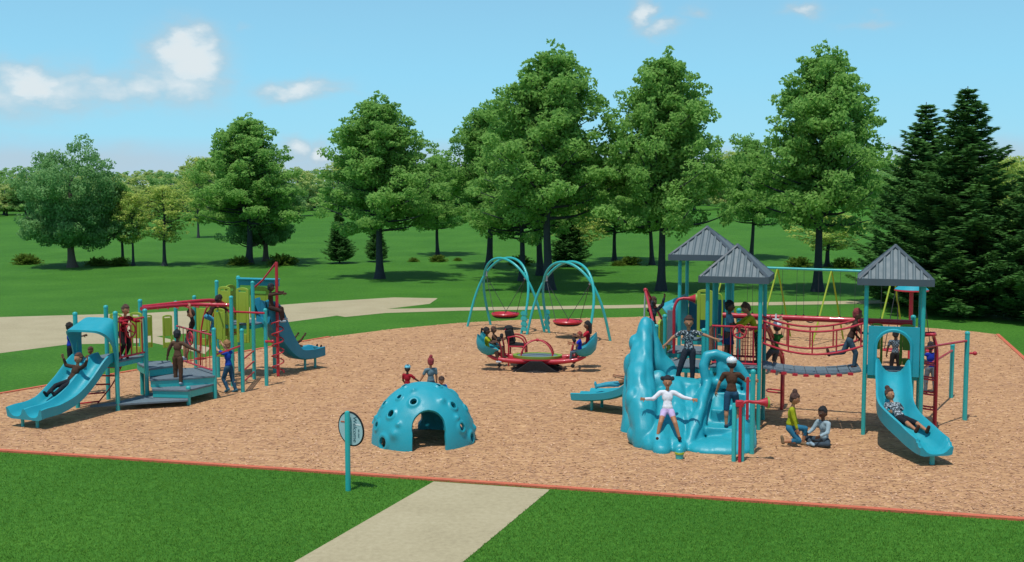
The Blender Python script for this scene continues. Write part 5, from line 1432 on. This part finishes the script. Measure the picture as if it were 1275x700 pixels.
kid('child in dark brown clothes clinging near the top of the red spiral pole', G(346.5, 469.5)+Vector((-.14, -.06, 1.75)), (1, .1), dict(T=(0, -.05, 1), Hd=(0, .15, 1), uaL=(-.1, .9, .25), faL=(.6, .7, .1), uaR=(.1, 1, .2), faR=(-.3, 1, .0), thL=(-.25, 1, -.15), shL=(.1, .15, -1), thR=(.25, 1, -.3), shR=(-.1, .1, -1)), 'seat', 1.15, 'dark', (72, 52, 42), 'long', (60, 44, 38), haircol=(26, 34, 42), shoes=(150, 165, 172))
kid('child in brown shirt lying back at the foot of the far curved slide', G(376, 437, .42), (.8, .7), dict(T=(0, -.9, .55), Hd=(0, -.3, 1), uaL=(-.5, .6, .3), faL=(0, .7, .8), uaR=(.6, .5, .5), faR=(.1, .6, .8), thL=(-.2, 1, .1), shL=(0, 1, -.25), thR=(.2, 1, .1), shR=(0, 1, -.25)), 'seat', 1.1, 'dark', (84, 60, 46), 'long', (60, 150, 170), haircol=(40, 28, 24))
kid('child in blue shirt and dark trousers standing behind the double slide, hidden by the hood', G(87, 462), (1, .3), dict(uaR=(.2, .8, -.3), faR=(0, 1, .2)), 'feet', 1.25, 'dark', (24, 60, 170), 'short', (34, 34, 40), haircol=(30, 24, 22))
kid('brown-haired child whose head shows above the top of the double slide', G(112, 490, 0)+Vector((0, 0, .16)), (-.3, -1), dict(T=(0, -.3, 1), Hd=(0, .2, 1), uaL=(-.3, .5, -.6), faL=(-.1, .8, -.2), uaR=(.3, .5, -.6), faR=(.1, .8, -.2), thL=(-.1, .05, -1), shL=(0, -.05, -1)), 'feet', .92, 'mid', (96, 66, 46), 'long', DK, haircol=(82, 52, 36))
# --- dome
kid('small child in a pale blue cap and red shirt standing behind the dome', G(507, 508), (.5, 1), dict(uaR=(.6, .5, -.7), faR=(.2, .7, -.4), uaL=(-.3, .3, -1), faL=(0, .6, -.6)), 'feet', .92, 'dark', (150, 28, 44), 'short', (60, 56, 60), hat='cap', look=(-.2, .6, 0))
kid('child with a reddish top knot and grey-green shirt leaning by the dome', G(537, 507), (-.5, 1), dict(T=(0, .03, 1), uaL=(-.4, .2, -.9), faL=(-.6, .2, -1), uaR=(.15, 0, -1), faR=(.05, .1, -1)), 'feet', 1.06, 'tan', (96, 124, 134), 'short', (46, 70, 90), hair='bun', haircol=(150, 52, 58))
kid('child in bright blue crouching behind the right shoulder of the dome', G(549, 509), (.2, -1), dict(T=(0, .7, 1), Hd=(0, .5, 1), thL=(-.3, .9, -.1), thR=(.3, .9, -.1), shL=(0, -.4, -1), shR=(0, -.4, -1), uaL=(-.1, .7, -.7), faL=(0, .7, -.6), uaR=(.1, .7, -.7), faR=(0, .7, -.6)), 'feet', .95, 'tan', (34, 110, 170), 'short', (40, 90, 140), haircol=(70, 50, 40))
# --- seesaw
SEAT = dict(T=(0, -.05, 1), uaL=(-.15, .7, -.6), faL=(0, 1, .15), uaR=(.15, .7, -.6), faR=(0, 1, .15), thL=(-.12, 1, -.15), shL=(0, .15, -1), thR=(.12, 1, -.15), shR=(0, .15, -1))
kid('child in lime shirt sitting in the near left bucket of the seesaw', SP(-1.32, -.36, .50), (1, -.1), SEAT, 'seat', 1.12, 'dark', (160, 170, 30), 'short', (110, 84, 66), 'shorts', hair='tail', haircol=(34, 28, 26), shoes=(200, 210, 216))
kid('brown-haired child in brown sitting in the far left bucket of the seesaw', SP(-1.22, .36, .50), (1, -.1), SEAT, 'seat', 1.02, 'mid', (92, 66, 50), 'short', (84, 66, 52), 'shorts', haircol=(96, 66, 48), shoes=(60, 50, 44))
kid('child with long black hair and red shirt in the far right seesaw bucket', SP(1.36, .36, .56), (-1, .1), dict(SEAT, T=(0, .05, 1)), 'seat', 1.22, 'mid', (176, 32, 50), 'short', (80, 60, 50), hair='long', haircol=(24, 22, 24))
kid('child in blue shirt with reddish hair sitting in the near right bucket of the seesaw', SP(1.16, -.36, .52), (-1, .1), dict(SEAT, T=(0, .0, 1)), 'seat', .95, 'tan', (28, 52, 180), 'short', (80, 96, 110), haircol=(150, 66, 52))
# --- rock climber
kid('child in black and white patterned shirt standing atop the rock climber, arms spread', at(862, 478, 21.4), (-.1, -1), dict(T=(.03, .05, 1), Hd=(0, .12, 1), uaL=(-1, .1, -.28), faL=(-1, .2, -.35), uaR=(1, .1, -.55), faR=(.8, .3, -.8), thL=(-.02, .05, -1), shL=(0, -.05, -1), thR=(.32, .1, -1), shR=(.25, -.12, -1)), 'feet', 1.3, 'tan', (120, 132, 140, 'print'), 'short', (44, 50, 60), haircol=(70, 46, 34), shoes=(50, 34, 30), foot='L')
kid('child in white long-sleeved shirt and lilac shorts sliding down the rock climber with arms out', at(831, 517, 19.95), (-.1, -1), dict(T=(0, -.3, 1), Hd=(0, .0, 1), uaL=(-.85, .2, -.42), faL=(-1, .4, -.12), uaR=(.7, .3, -.6), faR=(1, .5, .08), thL=(-.26, .8, -.62), shL=(-.3, .2, -1), thR=(.26, .8, -.6), shR=(.22, .2, -1)), 'seat', 1.22, 'tan', (222, 224, 232), 'long', (196, 176, 214), 'mini', hair='puffs', haircol=(30, 34, 40), shoes=(70, 44, 34))
kid('child in white helmet, brown shirt and blue shorts climbing the teal steps, seen from behind', at(904, 533, 20.15), (.15, 1), dict(T=(0, .12, 1), Hd=(0, .1, 1), uaL=(-.5, .1, -1), faL=(-.25, .3, -.9), uaR=(.75, .4, -.75), faR=(.9, .5, -.05), thL=(-.08, -.05, -1), shL=(0, -.1, -1), thR=(.15, .5, -1), shR=(.05, -.3, -1)), 'feet', 1.28, 'tan', (80, 56, 42), 'short', (40, 78, 104), 'shorts', hat='helmet', haircol=(40, 30, 26), shoes=(44, 62, 78), foot='L')
# --- middle tower
u18, v18 = frame(18)
kid('child with black pigtails, pale blue top and dark blue skirt in the middle tower', P2(-.68, .42, 1.25), (.9, -.35), dict(T=(0, .06, 1), uaL=(-.15, .4, -1), faL=(0, .7, -.7), uaR=(.15, .5, -.9), faR=(0, .9, -.4), thL=(-.05, .12, -1), thR=(.05, -.05, -1)), 'feet', 1.24, 'dark', (92, 140, 156), 'short', (36, 62, 100), 'skirt', hair='puffs', haircol=(24, 24, 26), shoes=(50, 50, 60))
kid('child in yellow shirt and camouflage trousers bending over the wheel in the middle tower', P2(-.08, .60, 1.25), (-1, .1), dict(T=(0, .5, 1), Hd=(0, .5, 1), uaL=(-.2, .8, -.7), faL=(0, .9, -.3), uaR=(.2, .8, -.6), faR=(0, .9, -.5), thL=(-.1, .05, -1), thR=(.1, .0, -1)), 'feet', 1.26, 'tan', (172, 170, 36), 'long', (96, 90, 64, 'camo'), haircol=(86, 54, 38), shoes=(60, 50, 40))
kid('child in white helmet and green vest hanging from the overhead track behind the bridge', at(966, 399, 22.8), (-.3, 1), dict(T=(.1, -.15, 1), Hd=(0, .1, 1), uaL=(-.3, .1, 1), faL=(.2, .2, 1), uaR=(.3, .1, 1), faR=(-.2, .2, 1), thL=(-.1, .8, -.8), shL=(0, -.6, -1), thR=(.2, .7, -.9), shR=(0, -.7, -.9)), 'hands', 1.18, 'light', (38, 104, 44), 'none', (90, 90, 96), 'shorts', hat='helmet', haircol=(80, 60, 50), shoes=(210, 216, 222))
# --- bridge runner
b_run = at(1070, 462, 21.2)
kid('child in dark shirt and jeans running along the rope bridge', P3(-.17, .46, 1.22), (1, -.3), dict(T=(0, .32, 1), Hd=(0, .15, 1), uaL=(-.15, -.2, -1), faL=(0, .6, -.7), uaR=(.15, .5, -.8), faR=(0, 1, -.1), thL=(-.05, -.45, -1), shL=(0, -1, -.18), thR=(.05, .5, -1), shR=(0, -.12, -1)), 'feet', 1.2, 'mid', (70, 50, 42), 'short', (62, 84, 100), haircol=(136, 50, 52), shoes=(74, 48, 38), foot='R')
# --- kneeling and sitting pair
kid('child in lime shirt and blue shorts kneeling on the wood chips under the bridge', G(988, 556), (.9, -.3), dict(T=(0, .12, 1), Hd=(0, .25, 1), uaL=(-.1, .2, -1), faL=(0, .4, -1), uaR=(.1, .3, -1), faR=(0, .3, -1), thL=(-.15, .95, -.08), shL=(0, -.12, -1), thR=(.1, .62, -.75), shR=(.05, -1, -.12)), 'feet', 1.22, 'tan', (158, 168, 34), 'long', (46, 110, 140), 'crop', hair='bun', haircol=(84, 56, 46), shoes=(130, 110, 84))
kid('child in pale grey shirt and dark grey trousers sitting cross-legged on the wood chips', G(1026, 553, .02), (-.8, -.5), dict(T=(0, .1, 1), Hd=(0, .15, 1), uaL=(-.3, .5, -.9), faL=(.2, 1, -.3), uaR=(.3, .5, -.9), faR=(-.2, 1, -.3), thL=(-.8, .8, .02), shL=(.8, .35, -.12), thR=(.8, .8, .1), shR=(-.9, .5, -.16), ftL=(1, .4, 0), ftR=(-1, .4, 0)), 'seat', 1.2, 'dark', (150, 172, 180), 'long', (64, 78, 88), haircol=(26, 28, 32), shoes=(140, 165, 178))
# --- slide tower
kid('child in grey patterned shirt and dark shorts lying back on the big curved slide', big_path[26]+Vector((0, 0, .03)), (.35, -.9), dict(T=(-.1, -.85, .65), Hd=(0, -.35, 1), uaL=(-.35, .2, -.5), faL=(-.2, .9, .35), uaR=(.35, .2, -.5), faR=(.2, .9, .3), XS=(1, 0, 0), thL=(-.15, 1, -.12), shL=(0, .95, -.3), thR=(.2, 1, -.05), shR=(.05, .95, -.3)), 'seat', 1.2, 'tan', (134, 148, 156, 'print'), 'short', (34, 36, 40), 'shorts', hair='bun', haircol=(78, 50, 38), shoes=(74, 46, 34))
kid('child in grey checked shirt standing behind the slide tower, seen from behind through its arch', G(1114, 470), (.1, 1), dict(uaL=(-.3, .2, -1), faL=(-.1, .2, -1), uaR=(.4, .5, -.7), faR=(0, .9, -.2)), 'feet', 1.18, 'dark', (110, 126, 136, 'check'), 'short', (36, 34, 36), haircol=(26, 24, 26))
kid('child in blue shirt and grey trousers hanging on the bar behind the slide tower', G(1158, 490), (-.1, 1), dict(T=(0, .05, 1), uaL=(-.1, .4, 1), faL=(0, .2, 1), uaR=(.1, .4, 1), faR=(0, .2, 1), thL=(-.1, .1, -1), thR=(.12, -.1, -1)), 'feet', 1.18, 'dark', (26, 50, 150), 'none', (98, 108, 116), haircol=(40, 34, 34), shoes=(50, 50, 54))
kid('child lying back on the small slide left of the rock climber', at(770, 482, 23.3), (-1, .1), dict(T=(0, -1, .45), Hd=(0, -.6, 1), uaL=(-.2, .9, .2), faL=(0, 1, .2), uaR=(.2, .9, .2), faR=(0, 1, .1), thL=(-.1, 1, -.05), shL=(0, 1, -.2), thR=(.1, 1, -.05), shR=(0, 1, -.2)), 'seat', 1.0, 'tan', (120, 86, 60), 'short', (64, 150, 170), haircol=(96, 66, 46), shoes=(60, 160, 180))
kid('child in dark camouflage clothes climbing behind the left posts of the rock climber', at(811, 437, 22.6), (.5, -.8), dict(T=(0, .1, 1), uaL=(-.2, .5, .5), faL=(0, .3, 1), uaR=(.2, .6, .3), faR=(0, .3, 1), thL=(-.1, .3, -1), shL=(0, -.3, -1)), 'feet', 1.1, 'dark', (70, 76, 84, 'camo'), 'long', (48, 54, 62, 'camo'), haircol=(70, 40, 30))
